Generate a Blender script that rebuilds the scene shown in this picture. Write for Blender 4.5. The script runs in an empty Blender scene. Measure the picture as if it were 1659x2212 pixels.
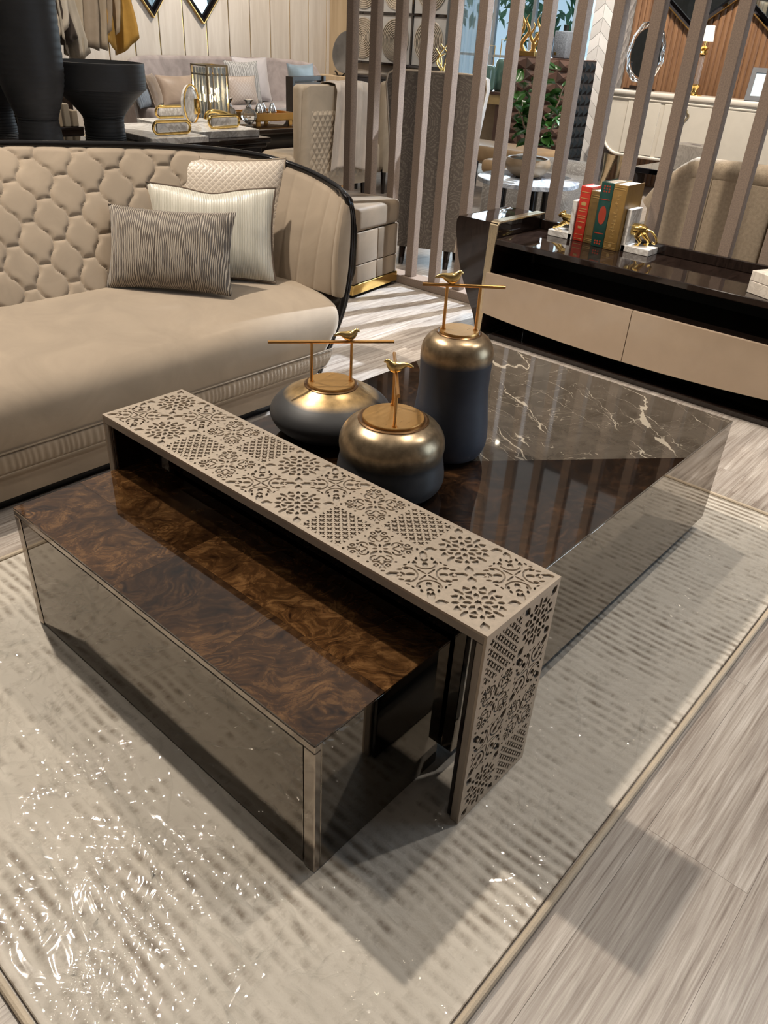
import bpy, bmesh, math, random
import numpy as np
from mathutils import Vector, Matrix

PI = math.pi
SC = bpy.context.scene
COL = SC.collection

# ------------------------------------------------------------------ camera
YAW, PITCH, ROLL, CAM_Z, FPX = 0.6957, 0.5564, 0.0608, 1.45, 1661.0
_fw = Vector((math.cos(YAW) * math.cos(PITCH), math.sin(YAW) * math.cos(PITCH), -math.sin(PITCH)))
_r = Vector((math.sin(YAW), -math.cos(YAW), 0))
_u = _r.cross(_fw)
_r2 = _r * math.cos(ROLL) + _u * math.sin(ROLL)
_u2 = _u * math.cos(ROLL) - _r * math.sin(ROLL)
cam_data = bpy.data.cameras.new('camera')
cam = bpy.data.objects.new('camera', cam_data)
COL.objects.link(cam)
cam.matrix_world = Matrix(((_r2.x, _u2.x, -_fw.x, 0), (_r2.y, _u2.y, -_fw.y, 0), (_r2.z, _u2.z, -_fw.z, CAM_Z), (0, 0, 0, 1)))
cam_data.sensor_fit = 'VERTICAL'
cam_data.sensor_height = 36.0
cam_data.lens = 36.0 * FPX / 2212.0
cam_data.clip_start = 0.02
SC.camera = cam

# ------------------------------------------------------------------ world, exposure
SC.view_settings.view_transform = 'Standard'
SC.view_settings.look = 'None'
SC.view_settings.gamma = 1.0
SC.view_settings.exposure = -0.2
SC.view_settings.use_curve_mapping = False
SC.cycles.max_bounces = 6
SC.cycles.diffuse_bounces = 3
SC.cycles.glossy_bounces = 4
SC.cycles.transmission_bounces = 5
SC.cycles.adaptive_threshold = 0.1
SC.cycles.caustics_reflective = False
SC.cycles.caustics_refractive = False
world = bpy.data.worlds.new('daylight_sky')
SC.world = world
world.use_nodes = True
wnt = world.node_tree
bg = wnt.nodes['Background']
bg.inputs['Color'].default_value = (0.62, 0.82, 1.0, 1)
bg.inputs['Strength'].default_value = 0.95


# ------------------------------------------------------------------ large lights
def look_rot(src, dst):
    return (Vector(dst) - Vector(src)).to_track_quat('-Z', 'Y').to_euler()


def spot(name, loc, aim, power, cone, blend=0.4, radius=0.04, col=(1, 0.86, 0.68)):
    d = bpy.data.lights.new(name, 'SPOT')
    d.energy = power
    d.color = col
    d.spot_size = math.radians(cone)
    d.spot_blend = blend
    d.shadow_soft_size = radius
    o = bpy.data.objects.new(name, d)
    COL.objects.link(o)
    o.location = loc
    o.rotation_euler = look_rot(loc, aim)
    return o


def area(name, loc, aim, sx, sy, power, col=(1, 0.88, 0.74)):
    d = bpy.data.lights.new(name, 'AREA')
    d.shape = 'RECTANGLE'
    d.size, d.size_y = sx, sy
    d.energy = power
    d.color = col
    o = bpy.data.objects.new(name, d)
    COL.objects.link(o)
    o.location = loc
    o.rotation_euler = look_rot(loc, aim)
    return o


WARM = (1, 0.89, 0.755)
NEUT = (1, 0.95, 0.89)
COOL = (0.80, 0.89, 1.0)
CEIL = 4.15
SPOTS = [  # name, location, aim, watts, cone, blend, radius, colour
    ('key_spot', (1.05, 3.35, 4.05), (1.0, 1.0, 0.2), 740, 95, 0.5, 0.055, WARM),
    ('table_spot', (2.5, 0.55, 4.05), (2.1, 0.45, 0.1), 210, 80, 0.7, 0.05, WARM),
    ('sofa_spot', (0.3, 2.6, 4.05), (0.9, 2.7, 0.4), 85, 75, 0.7, 0.05, WARM),
    ('aisle_spot', (3.6, -0.6, 4.05), (2.4, 0.1, 0.0), 190, 90, 0.7, 0.05, NEUT),
    ('console_spot', (2.9, 2.2, 4.05), (4.3, 1.5, 0.8), 400, 80, 0.7, 0.05, WARM),
    ('daylight_spot', (8.0, 1.9, 4.05), (3.55, 2.85, 0.0), 4200, 26, 0.35, 0.05, COOL),  # added spot standing in for window daylight that stripes the floor through the slats
    ('seating_spot', (5.3, 2.0, 4.05), (5.2, 2.4, 0.6), 330, 85, 0.7, 0.05, WARM),
    ('wall_wash_spot', (7.6, 7.6, 4.05), (7.6, 9.9, 1.6), 640, 95, 0.8, 0.06, WARM),
    ('far_sofa_spot', (5.2, 7.2, 4.05), (6.2, 9.4, 0.8), 190, 85, 0.8, 0.06, NEUT),
    ('sample_spot', (2.6, 4.6, 4.05), (3.3, 6.0, 1.3), 400, 80, 0.8, 0.05, WARM),
    ('sideboard_spot', (7.6, 3.2, 4.05), (9.3, 3.6, 1.0), 1100, 80, 0.8, 0.05, WARM),
    ('column_spot', (8.3, 5.0, 4.05), (9.4, 5.05, 1.2), 260, 60, 0.8, 0.05, NEUT),
    ('art_spot', (8.0, 8.2, 4.05), (9.9, 8.4, 1.5), 240, 75, 0.8, 0.05, NEUT),
    ('chair_spot', (5.2, 4.2, 4.05), (5.2, 5.4, 0.6), 240, 80, 0.8, 0.05, WARM),
]
for s in SPOTS:
    spot(*s)
area('ambient_fill_area', (3.6, 3.6, 4.1), (3.6, 3.6, 0), 9.0, 9.0, 85, (1, 0.95, 0.88))  # added soft ambient fill over the whole room, no ceiling panel there
area('window_daylight', (9.75, 6.4, 1.9), (4.0, 4.5, 0.8), 2.2, 2.6, 110, (0.72, 0.88, 1.0))
area('side_window_daylight', (5.6, -3.1, 1.8), (5.2, 3.0, 1.0), 3.4, 2.8, 120, (0.66, 0.82, 1.0))


# ------------------------------------------------------------------ helpers: objects
def tag(o, label=None, cat=None, group=None, kind=None):
    if label: o['label'] = label
    if cat: o['category'] = cat
    if group: o['group'] = group
    if kind: o['kind'] = kind
    return o


def thing(name, label, cat, loc=(0, 0, 0), rotz=0.0, group=None):
    o = bpy.data.objects.new(name, None)
    COL.objects.link(o)
    o.location = loc
    o.rotation_euler = (0, 0, rotz)
    o.empty_display_size = 0.05
    return tag(o, label, cat, group)


def inst(name, me, parent=None, loc=(0, 0, 0), rot=(0, 0, 0), scale=(1, 1, 1)):
    o = bpy.data.objects.new(name, me)
    COL.objects.link(o)
    o.parent = parent
    o.location = loc
    o.rotation_euler = rot
    o.scale = scale
    return o


def copy_tree(o, parent=None):
    c = o.copy()
    COL.objects.link(c)
    c.parent = parent
    for ch in list(o.children):
        copy_tree(ch, c)
    return c


class MB:
    """collects shapes; build() links them as one mesh object"""

    def __init__(self):
        self.v, self.f = [], []

    def add(self, vs, fs, M=None):
        o = len(self.v)
        if M is not None:
            vs = [M @ Vector(p) for p in vs]
        self.v += [tuple(p) for p in vs]
        self.f += [tuple(i + o for i in q) for q in fs]
        return self

    def box(self, x0, x1, y0, y1, z0, z1, M=None):
        vs = [(x0, y0, z0), (x1, y0, z0), (x1, y1, z0), (x0, y1, z0), (x0, y0, z1), (x1, y0, z1), (x1, y1, z1), (x0, y1, z1)]
        return self.add(vs, [(0, 3, 2, 1), (4, 5, 6, 7), (0, 1, 5, 4), (1, 2, 6, 5), (2, 3, 7, 6), (3, 0, 4, 7)], M)

    def bm(self, b, M=None):
        b.verts.index_update()
        return self.add([v.co.copy() for v in b.verts], [[v.index for v in f.verts] for f in b.faces], M)

    def rbox(self, x0, x1, y0, y1, z0, z1, r, seg=2, M=None):
        b = bmesh.new()
        bmesh.ops.create_cube(b, size=1.0)
        for v in b.verts:
            v.co = Vector(((x0 + x1) / 2 + v.co.x * (x1 - x0), (y0 + y1) / 2 + v.co.y * (y1 - y0), (z0 + z1) / 2 + v.co.z * (z1 - z0)))
        bmesh.ops.bevel(b, geom=list(b.edges), offset=r, segments=seg, profile=0.5, affect='EDGES')
        self.bm(b, M)
        b.free()
        return self

    def lathe(self, prof, seg=32, c=(0, 0), M=None, sx=1.0, sy=1.0):
        vs, fs, n = [], [], len(prof)
        for r, z in prof:
            for k in range(seg):
                a = 2 * PI * k / seg
                vs.append((c[0] + r * sx * math.cos(a), c[1] + r * sy * math.sin(a), z))
        for i in range(n - 1):
            for k in range(seg):
                k2 = (k + 1) % seg
                fs.append((i * seg + k, i * seg + k2, (i + 1) * seg + k2, (i + 1) * seg + k))
        fs.append(tuple(range(seg - 1, -1, -1)))
        fs.append(tuple((n - 1) * seg + k for k in range(seg)))
        return self.add(vs, fs, M)

    def tube(self, path, r, seg=10, closed=False, flat=1.0, up=(0, 0, 1), M=None):
        P = [Vector(p) for p in path]
        n = len(P)
        rs = r if isinstance(r, (list, tuple)) else [r] * n
        vs, fs = [], []
        prev = None
        for i in range(n):
            if closed:
                t = P[(i + 1) % n] - P[i - 1]
            else:
                t = P[min(i + 1, n - 1)] - P[max(i - 1, 0)]
            t.normalize()
            if prev is None:
                a = Vector(up)
                if abs(a.dot(t)) > 0.95:
                    a = Vector((1, 0, 0))
                nn = (a - t * a.dot(t)).normalized()
            else:
                nn = (prev - t * prev.dot(t)).normalized()
            prev = nn
            bb = t.cross(nn)
            for k in range(seg):
                q = 2 * PI * k / seg
                vs.append(P[i] + (nn * math.cos(q) + bb * math.sin(q) * flat) * rs[i])
        m = n if closed else n - 1
        for i in range(m):
            j = (i + 1) % n
            for k in range(seg):
                k2 = (k + 1) % seg
                fs.append((i * seg + k, i * seg + k2, j * seg + k2, j * seg + k))
        if not closed:
            fs.append(tuple(range(seg - 1, -1, -1)))
            fs.append(tuple((n - 1) * seg + k for k in range(seg)))
        return self.add(vs, fs, M)

    def prism(self, poly, a0, a1, axis='z', M=None):
        n = len(poly)
        def p3(p, a):
            return {'z': (p[0], p[1], a), 'y': (p[0], a, p[1]), 'x': (a, p[0], p[1])}[axis]
        vs = [p3(p, a0) for p in poly] + [p3(p, a1) for p in poly]
        fs = [tuple(range(n - 1, -1, -1)), tuple(range(n, 2 * n))]
        for i in range(n):
            j = (i + 1) % n
            fs.append((i, j, n + j, n + i))
        return self.add(vs, fs, M)

    def surf(self, fn, nu, nv, cu=False, M=None, flip=False):
        vs = [fn(i / (nu if cu else nu - 1), j / (nv - 1)) for i in range(nu) for j in range(nv)]
        fs = []
        for i in range(nu if cu else nu - 1):
            i2 = (i + 1) % nu
            for j in range(nv - 1):
                q = (i * nv + j, i2 * nv + j, i2 * nv + j + 1, i * nv + j + 1)
                fs.append(q[::-1] if flip else q)
        return self.add(vs, fs, M)

    def ball(self, c, r, seg=16, s=(1, 1, 1), M=None):
        rows = max(6, seg // 2)
        prof = [(max(1e-4, r * math.sin(PI * i / rows)), -r * math.cos(PI * i / rows)) for i in range(rows + 1)]
        m = Matrix.Translation(Vector(c)) @ Matrix.Diagonal((s[0], s[1], s[2], 1))
        return self.lathe(prof, seg, M=(M @ m) if M is not None else m)

    def mesh(self, name, mat=None, angle=35, recalc=True):
        me = bpy.data.meshes.new(name)
        me.from_pydata(self.v, [], self.f)
        if recalc:
            b = bmesh.new()
            b.from_mesh(me)
            bmesh.ops.recalc_face_normals(b, faces=b.faces)
            b.to_mesh(me)
            b.free()
        me.polygons.foreach_set('use_smooth', [True] * len(me.polygons))
        me.set_sharp_from_angle(angle=math.radians(angle))
        if mat is not None:
            me.materials.append(mat)
        return me

    def build(self, name, mat, parent=None, angle=35, recalc=True, loc=(0, 0, 0), rot=(0, 0, 0)):
        return inst(name, self.mesh(name, mat, angle, recalc), parent, loc, rot)


def spline(pts, n):
    """Catmull-Rom through points (tuples of any length), n samples"""
    P = [np.array(p, float) for p in pts]
    P = [2 * P[0] - P[1]] + P + [2 * P[-1] - P[-2]]
    m = len(P) - 3
    out = []
    for i in range(n):
        t = i / (n - 1) * m
        k = min(int(t), m - 1)
        t -= k
        a, b, c, d = P[k:k + 4]
        out.append(tuple(0.5 * ((2 * b) + (c - a) * t + (2 * a - 5 * b + 4 * c - d) * t * t + (3 * b - a - 3 * c + d) * t ** 3)))
    return out


def TR(loc=(0, 0, 0), rz=0.0, ry=0.0, rx=0.0, s=1.0):
    return Matrix.Translation(Vector(loc)) @ Matrix.Rotation(rz, 4, 'Z') @ Matrix.Rotation(ry, 4, 'Y') @ Matrix.Rotation(rx, 4, 'X') @ Matrix.Scale(s, 4)


# ------------------------------------------------------------------ helpers: materials
class NT:
    def __init__(self, name):
        self.m = bpy.data.materials.new(name)
        self.m.use_nodes = True
        self.t = self.m.node_tree
        self.b = self.t.nodes['Principled BSDF']
        self.out = self.t.nodes['Material Output']

    def n(self, typ, ins=None, **kw):
        o = self.t.nodes.new('ShaderNode' + typ)
        for k, v in kw.items():
            setattr(o, k, v)
        for k, v in (ins or {}).items():
            if hasattr(v, 'default_value') or isinstance(v, bpy.types.NodeSocket):
                self.t.links.new(v, o.inputs[k])
            else:
                o.inputs[k].default_value = v
        return o

    def set(self, **kw):
        for k, v in kw.items():
            k = k.replace('_', ' ')
            if isinstance(v, bpy.types.NodeSocket):
                self.t.links.new(v, self.b.inputs[k])
            else:
                if isinstance(v, tuple) and len(v) == 3:
                    v = (*v, 1)
                self.b.inputs[k].default_value = v
        return self

    def co(self, scale=(1, 1, 1), loc=(0, 0, 0), rot=(0, 0, 0), rand=0.0, kind='Object'):
        c = self.n('TexCoord').outputs[kind]
        if rand:
            ri = self.n('ObjectInfo').outputs['Random']
            mu = self.n('Math', {0: ri, 1: rand}, operation='MULTIPLY').outputs[0]
            c = self.n('VectorMath', {0: c, 1: mu}, operation='ADD').outputs[0]
        return self.n('Mapping', {'Vector': c, 'Scale': scale, 'Location': loc, 'Rotation': rot}).outputs[0]

    def rot(self, vec, ang):
        return self.n('VectorRotate', {'Vector': vec, 'Angle': ang}, rotation_type='Z_AXIS').outputs[0]

    def noise(self, vec, scale, detail=4, rough=0.55, dist=0.0, out='Fac'):
        return self.n('TexNoise', {'Vector': vec, 'Scale': scale, 'Detail': detail, 'Roughness': rough, 'Distortion': dist}).outputs[out]

    def ramp(self, fac, stops, interp='LINEAR'):
        r = self.n('ValToRGB', {'Fac': fac})
        r.color_ramp.interpolation = interp
        e = r.color_ramp.elements
        while len(e) < len(stops):
            e.new(0.5)
        for i, (p, c) in enumerate(stops):
            e[i].position = p
            e[i].color = (*c, 1) if len(c) == 3 else c
        return r.outputs['Color']

    def math(self, op, a, b=0.5, c=None):
        ins = {0: a, 1: b}
        if c is not None:
            ins[2] = c
        return self.n('Math', ins, operation=op).outputs[0]

    def mix(self, fac, a, b, blend='MIX'):
        o = self.n('Mix', data_type='RGBA', blend_type=blend)
        for k, v in ((0, fac), (6, a), (7, b)):
            if isinstance(v, bpy.types.NodeSocket):
                self.t.links.new(v, o.inputs[k])
            else:
                o.inputs[k].default_value = (*v, 1) if isinstance(v, tuple) and len(v) == 3 else v
        return o.outputs[2]

    def bump(self, h, strength=0.3, dist=0.01):
        o = self.n('Bump', {'Height': h, 'Strength': strength, 'Distance': dist}).outputs[0]
        self.t.links.new(o, self.b.inputs['Normal'])
        return o


def plain(name, col, rough=0.5, metal=0.0, var=0.12, scale=9.0, bump=0.0, bscale=120.0, **kw):
    """a principled material whose colour wanders a little with noise"""
    t = NT(name)
    v = t.co()
    f = t.noise(v, scale, 3)
    lo = tuple(max(0, c * (1 - var)) for c in col)
    hi = tuple(min(1, c * (1 + var)) for c in col)
    t.set(Base_Color=t.ramp(f, [(0.3, lo), (0.7, hi)]), Roughness=rough, Metallic=metal, **kw)
    if bump:
        t.bump(t.noise(v, bscale, 2), bump, 0.004)
    return t.m
# ------------------------------------------------------------------ materials
MAT = {}


def m_floor():
    t = NT('travertine_wood_plank')
    v = t.co((0.9, 9.0, 1.0), rand=37.0)
    w = t.noise(v, 1.3, 5, 0.6, 0.6)
    f1 = t.noise(t.co((0.55, 11.0, 1.0), rand=17.0), 3.0, 6, 0.6, 1.8)
    f2 = t.noise(t.co((1.0, 46.0, 1.0), rand=29.0), 3.0, 5, 0.65, 1.0)
    f = t.math('ADD', t.math('MULTIPLY', f1, 0.52), t.math('MULTIPLY', f2, 0.48))
    c = t.ramp(f, [(0.36, (0.225, 0.185, 0.158)), (0.45, (0.365, 0.32, 0.283)), (0.52, (0.46, 0.415, 0.372)), (0.63, (0.62, 0.58, 0.54))])
    c2 = t.ramp(w, [(0.3, (0.72, 0.70, 0.69)), (0.7, (1.0, 0.985, 0.97))])
    t.set(Base_Color=t.mix(1.0, c, c2, 'MULTIPLY'), Roughness=0.34, Specular_IOR_Level=0.35)
    t.bump(f, 0.06, 0.004)
    return t.m


def m_rug():
    t = NT('distressed_rug_weave')
    v = t.co()
    warp = t.noise(v, 3.0, 3, 0.5)
    sep = t.n('SeparateXYZ', {0: v})
    x, y = sep.outputs[0], sep.outputs[1]
    wx = t.math('ADD', x, t.math('MULTIPLY', warp, 0.05))
    ph = t.math('MULTIPLY', wx, 2 * PI / 0.029)
    rib = t.math('MULTIPLY_ADD', t.math('SINE', ph), 0.5, 0.5)
    # broken dashes along every rib: each rib row has its own noise
    row = t.math('FLOOR', t.math('MULTIPLY', wx, 1 / 0.029))
    dv = t.n('CombineXYZ', {0: t.math('MULTIPLY', row, 3.7), 1: t.math('MULTIPLY', y, 16.0), 2: 0.0}).outputs[0]
    dash = t.noise(dv, 1.1, 4, 0.65)
    big = t.noise(v, 2.0, 5, 0.62)
    fine = t.noise(v, 60, 3, 0.7)
    amt = t.math('ADD', t.math('MULTIPLY', t.math('SUBTRACT', dash, 0.5), 2.2), t.math('MULTIPLY', t.math('SUBTRACT', big, 0.49), 4.2))
    amt = t.math('ADD', amt, t.math('MULTIPLY', t.math('SUBTRACT', fine, 0.5), 1.0))
    amt = t.math('MULTIPLY', t.n('MapRange', {0: amt, 1: -0.22, 2: 0.62, 3: 0.0, 4: 1.0}, clamp=True).outputs[0], t.math('MULTIPLY_ADD', rib, 0.95, 0.02))
    base = t.ramp(big, [(0.35, (0.52, 0.475, 0.415)), (0.6, (0.66, 0.61, 0.54))])
    t.set(Base_Color=t.mix(amt, base, (0.23, 0.19, 0.15)), Roughness=0.9, Specular_IOR_Level=0.1)
    t.bump(t.math('ADD', t.math('MULTIPLY', rib, -0.6), fine), 0.35, 0.004)
    return t.m


def m_plastic():
    t = NT('clear_plastic_film')
    v = t.co()
    d = t.noise(v, 3.0, 3, 0.5, out='Color')
    vv = t.n('VectorMath', {0: v, 1: t.n('VectorMath', {0: d, 3: 0.10}, operation='SCALE').outputs[0]}, operation='ADD').outputs[0]

    def pleat(rot, sx, sy, loc):
        # ridged noise stretched along one direction, so the glints come out as thin lines
        m = t.n('Mapping', {'Vector': t.rot(vv, rot), 'Scale': (sx, sy, 1), 'Location': loc}).outputs[0]
        return t.math('ABSOLUTE', t.math('SUBTRACT', t.noise(m, 1.0, 1.5, 0.5), 0.5))
    pa = pleat(0.15, 24.0, 3.0, (0, 0, 0))
    pb = pleat(0.95, 30.0, 5.0, (4, 2, 0))
    pc = pleat(-0.75, 38.0, 6.0, (9, 5, 0))
    k1 = t.ramp(t.noise(v, 5.5, 2), [(0.44, (0, 0, 0)), (0.56, (1, 1, 1))])
    k2 = t.ramp(t.noise(t.co(loc=(5, 5, 0)), 7.0, 2), [(0.46, (0, 0, 0)), (0.58, (1, 1, 1))])
    h = t.math('ADD', t.math('MULTIPLY', pa, 1.0), t.math('MULTIPLY', pb, k1))
    h = t.math('ADD', h, t.math('MULTIPLY', pc, k2))
    calm = t.ramp(t.noise(t.co(loc=(2, 8, 0)), 3.0, 2), [(0.40, (0.35, 0.35, 0.35)), (0.62, (1, 1, 1))])
    bn = t.n('Bump', {'Height': h, 'Strength': calm, 'Distance': 0.0095}).outputs[0]
    gl = t.n('BsdfGlossy', {'Color': (1, 1, 1, 1), 'Roughness': 0.045, 'Normal': bn}).outputs[0]
    tr = t.n('BsdfTransparent', {'Color': (0.985, 0.985, 0.98, 1)}).outputs[0]
    fc = t.n('LayerWeight', {'Blend': 0.5, 'Normal': bn}).outputs['Facing']
    fr = t.math('MULTIPLY_ADD', t.math('POWER', fc, 5.0), 0.6, 0.05)
    mx = t.n('MixShader', {0: fr, 1: tr, 2: gl}).outputs[0]
    t.t.links.new(mx, t.out.inputs['Surface'])
    return t.m


def burl(name, dark, mid, light, coat=0.05, seed=0.0):
    t = NT(name)
    v = t.co((1, 1, 1), rand=23.0, loc=(seed, seed * .7, 0))
    big = t.noise(v, 4.0, 3, 0.55, out='Color')
    sw = t.n('VectorMath', {0: v, 1: t.n('VectorMath', {0: big, 3: 0.30}, operation='SCALE').outputs[0]}, operation='ADD').outputs[0]
    curl = t.noise(sw, 13, 9, 0.72, 1.7)
    streak = t.noise(t.n('Mapping', {'Vector': t.rot(sw, 0.6), 'Scale': (5, 26, 5)}).outputs[0], 2.0, 6, 0.7, 1.0)
    knot = t.n('TexVoronoi', {'Vector': sw, 'Scale': 5.5}).outputs['Distance']
    ring = t.math('MULTIPLY', t.math('SINE', t.math('MULTIPLY', knot, 85.0)), t.math('MAXIMUM', t.math('SUBTRACT', 0.42, knot), 0.0))
    f = t.math('ADD', t.math('MULTIPLY', curl, 0.62), t.math('MULTIPLY', streak, 0.38))
    f = t.math('ADD', f, t.math('MULTIPLY', ring, 0.16))
    c = t.ramp(f, [(0.37, dark), (0.50, mid), (0.62, light), (0.74, mid)])
    patch = t.ramp(t.noise(v, 2.4, 3), [(0.36, (0.30, 0.28, 0.27)), (0.60, (1, 1, 1))])
    t.set(Base_Color=t.mix(1.0, c, patch, 'MULTIPLY'), Roughness=0.04, Specular_IOR_Level=0.75)
    t.b.inputs['Coat Weight'].default_value = 0.3
    t.b.inputs['Coat Roughness'].default_value = coat * 0.4
    return t.m


def m_marble():
    t = NT('pulpis_brown_marble')
    v = t.co()
    d = t.noise(v, 3.0, 5, 0.62, out='Color')
    vv = t.n('VectorMath', {0: v, 1: t.n('VectorMath', {0: d, 3: 0.16}, operation='SCALE').outputs[0]}, operation='ADD').outputs[0]

    def vein(rot, sc, wmax, loc):
        m = t.n('Mapping', {'Vector': t.rot(vv, rot), 'Scale': (0.30, 2.0, 1), 'Location': loc}).outputs[0]
        n = t.noise(m, sc, 3, 0.55)
        w = t.math('MULTIPLY', t.ramp(t.noise(v, 5.0, 3, loc[0] and 0.6 or 0.5), [(0.42, (0, 0, 0)), (0.70, (1, 1, 1))]), wmax)
        return t.math('LESS_THAN', t.math('ABSOLUTE', t.math('SUBTRACT', n, 0.5)), w)
    m1 = vein(-0.93, 2.4, 0.0125, (0.3, 0.1, 0))
    m2 = t.math('MULTIPLY', vein(-1.15, 4.6, 0.0050, (3.1, 1.7, 0)), 0.8)
    m3 = t.math('MULTIPLY', vein(0.35, 5.0, 0.0035, (7.3, 4.1, 0)), 0.5)
    base = t.ramp(t.noise(v, 9, 6, 0.7, 0.8), [(0.3, (0.052, 0.042, 0.032)), (0.6, (0.096, 0.079, 0.062)), (0.75, (0.066, 0.054, 0.043))])
    vn = t.math('MAXIMUM', m1, t.math('MAXIMUM', m2, m3))
    t.set(Base_Color=t.mix(vn, base, (0.36, 0.315, 0.25)), Roughness=0.035, Specular_IOR_Level=0.85)
    return t.m


def velvet(name, col, var=0.2, rough=0.75, sheen=0.5):
    t = NT(name)
    v = t.co()
    f = t.noise(v, 4.0, 4, 0.6, 1.0)
    fine = t.noise(v, 240, 2)
    c = t.ramp(f, [(0.3, tuple(x * (1 - var) for x in col)), (0.7, tuple(min(1, x * (1 + var)) for x in col))])
    t.set(Base_Color=c, Roughness=rough, Specular_IOR_Level=0.2)
    t.b.inputs['Sheen Weight'].default_value = sheen
    t.b.inputs['Sheen Roughness'].default_value = 0.45
    t.b.inputs['Sheen Tint'].default_value = (1, 0.93, 0.84, 1)
    t.bump(fine, 0.05, 0.002)
    return t.m


def brushed(name, col, rough=0.34, metal=0.85, stretch=(2, 60, 2)):
    t = NT(name)
    f = t.noise(t.co(stretch), 6, 3)
    g = t.noise(t.co(), 5, 3)
    c = t.ramp(g, [(0.3, tuple(x * 0.9 for x in col)), (0.7, tuple(min(1, x * 1.1) for x in col))])
    t.set(Base_Color=c, Metallic=metal, Roughness=t.n('MapRange', {0: f, 1: 0.3, 2: 0.7, 3: rough * 0.8, 4: rough * 1.2}).outputs[0])
    t.bump(f, 0.04, 0.002)
    return t.m


def m_mirror(name, col, rough=0.03):
    t = NT(name)
    f = t.noise(t.co(), 5, 4)
    c = t.ramp(f, [(0.3, tuple(x * 0.88 for x in col)), (0.7, col)])
    t.set(Base_Color=c, Metallic=1.0, Roughness=t.n('MapRange', {0: t.noise(t.co(), 14, 4), 1: 0.3, 2: 0.7, 3: rough * 0.6, 4: rough * 1.5}).outputs[0])
    return t.m


def m_lacquer(name, col, rough=0.05):
    t = NT(name)
    v = t.co((1, 8, 1))
    f = t.noise(v, 8, 5, 0.65, 0.8)
    c = t.ramp(f, [(0.3, tuple(x * 0.5 for x in col)), (0.72, tuple(min(1, x * 1.5) for x in col))])
    t.set(Base_Color=c, Roughness=rough, Specular_IOR_Level=0.6)
    return t.m


def stripe_fabric(name, a, b, period=0.006, rough=0.5, wig=0.5, metal=0.0, axis=0, bump=0.5, cut=(0.35, 0.6)):
    """thin broken vertical yarn lines"""
    t = NT(name)
    v = t.co()
    n0 = t.noise(t.co((1, 1, 0.35) if axis == 0 else (1, 0.35, 1)), 14, 3)
    sep = t.n('SeparateXYZ', {0: v})
    x = sep.outputs[axis]
    xx = t.math('ADD', x, t.math('MULTIPLY', n0, period * 2.0 * wig))
    s = t.math('MULTIPLY_ADD', t.math('SINE', t.math('MULTIPLY', xx, 2 * PI / period)), 0.5, 0.5)
    br = t.noise(t.co((1 / period * 0.5, 1, 16) if axis == 0 else (1, 1, 1)), 1.0, 2)
    f = t.math('MULTIPLY_ADD', t.math('SUBTRACT', br, 0.5), 1.1, s)
    c = t.ramp(f, [(cut[0], a), (cut[1], b)])
    t.set(Base_Color=c, Roughness=rough, Metallic=metal)
    t.b.inputs['Sheen Weight'].default_value = 0.25
    t.bump(f, bump, 0.003)
    return t.m


def scale_fabric(name, a, b, period=0.03, rough=0.4):
    """overlapping little arcs"""
    t = NT(name)
    sep = t.n('SeparateXYZ', {0: t.co((1 / period, 1 / period, 1 / period))})
    x, z = sep.outputs[0], sep.outputs[2]
    s1 = t.math('ABSOLUTE', t.math('SINE', t.math('MULTIPLY', t.math('ADD', x, z), PI)))
    s2 = t.math('ABSOLUTE', t.math('SINE', t.math('MULTIPLY', t.math('SUBTRACT', x, z), PI)))
    f = t.math('MINIMUM', s1, s2)
    t.set(Base_Color=t.ramp(f, [(0.14, b), (0.30, a)]), Roughness=rough)
    t.b.inputs['Sheen Weight'].default_value = 0.25
    t.bump(f, 0.3, 0.003)
    return t.m


def paisley(name, a, b, sc=7.0):
    t = NT(name)
    v = t.co()
    d = t.noise(v, 3.0, 2, out='Color')
    vv = t.n('VectorMath', {0: v, 1: t.n('VectorMath', {0: d, 3: 0.25}, operation='SCALE').outputs[0]}, operation='ADD').outputs[0]
    e = t.n('TexVoronoi', {'Vector': vv, 'Scale': sc}).outputs['Distance']
    w = t.math('MULTIPLY_ADD', t.math('SINE', t.math('MULTIPLY', e, 46.0)), 0.5, 0.5)
    f2 = t.math('MULTIPLY_ADD', t.math('SINE', t.math('MULTIPLY', t.noise(vv, 26, 2), 40.0)), 0.5, 0.5)
    f = t.math('MULTIPLY', w, f2)
    t.set(Base_Color=t.ramp(f, [(0.15, a), (0.5, b)]), Roughness=0.75)
    t.b.inputs['Sheen Weight'].default_value = 0.2
    return t.m


def streak_wood(name, a, b, stretch=(40, 40, 2.0), rough=0.4, sc=1.0):
    t = NT(name)
    f = t.noise(t.co(stretch, rand=11.0), sc, 5, 0.6, 0.7)
    t.set(Base_Color=t.ramp(f, [(0.3, a), (0.7, b)]), Roughness=rough)
    t.bump(f, 0.05, 0.003)
    return t.m


def white_marble(name, base=(0.80, 0.78, 0.75), vein=(0.5, 0.47, 0.44), sc=5.0, rough=0.2):
    t = NT(name)
    v = t.co(rand=5.0)
    n = t.noise(v, sc, 6, 0.65, 1.6)
    r = t.math('ABSOLUTE', t.math('SUBTRACT', n, 0.5))
    t.set(Base_Color=t.ramp(r, [(0.0, vein), (0.07, base)]), Roughness=rough)
    return t.m


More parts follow.
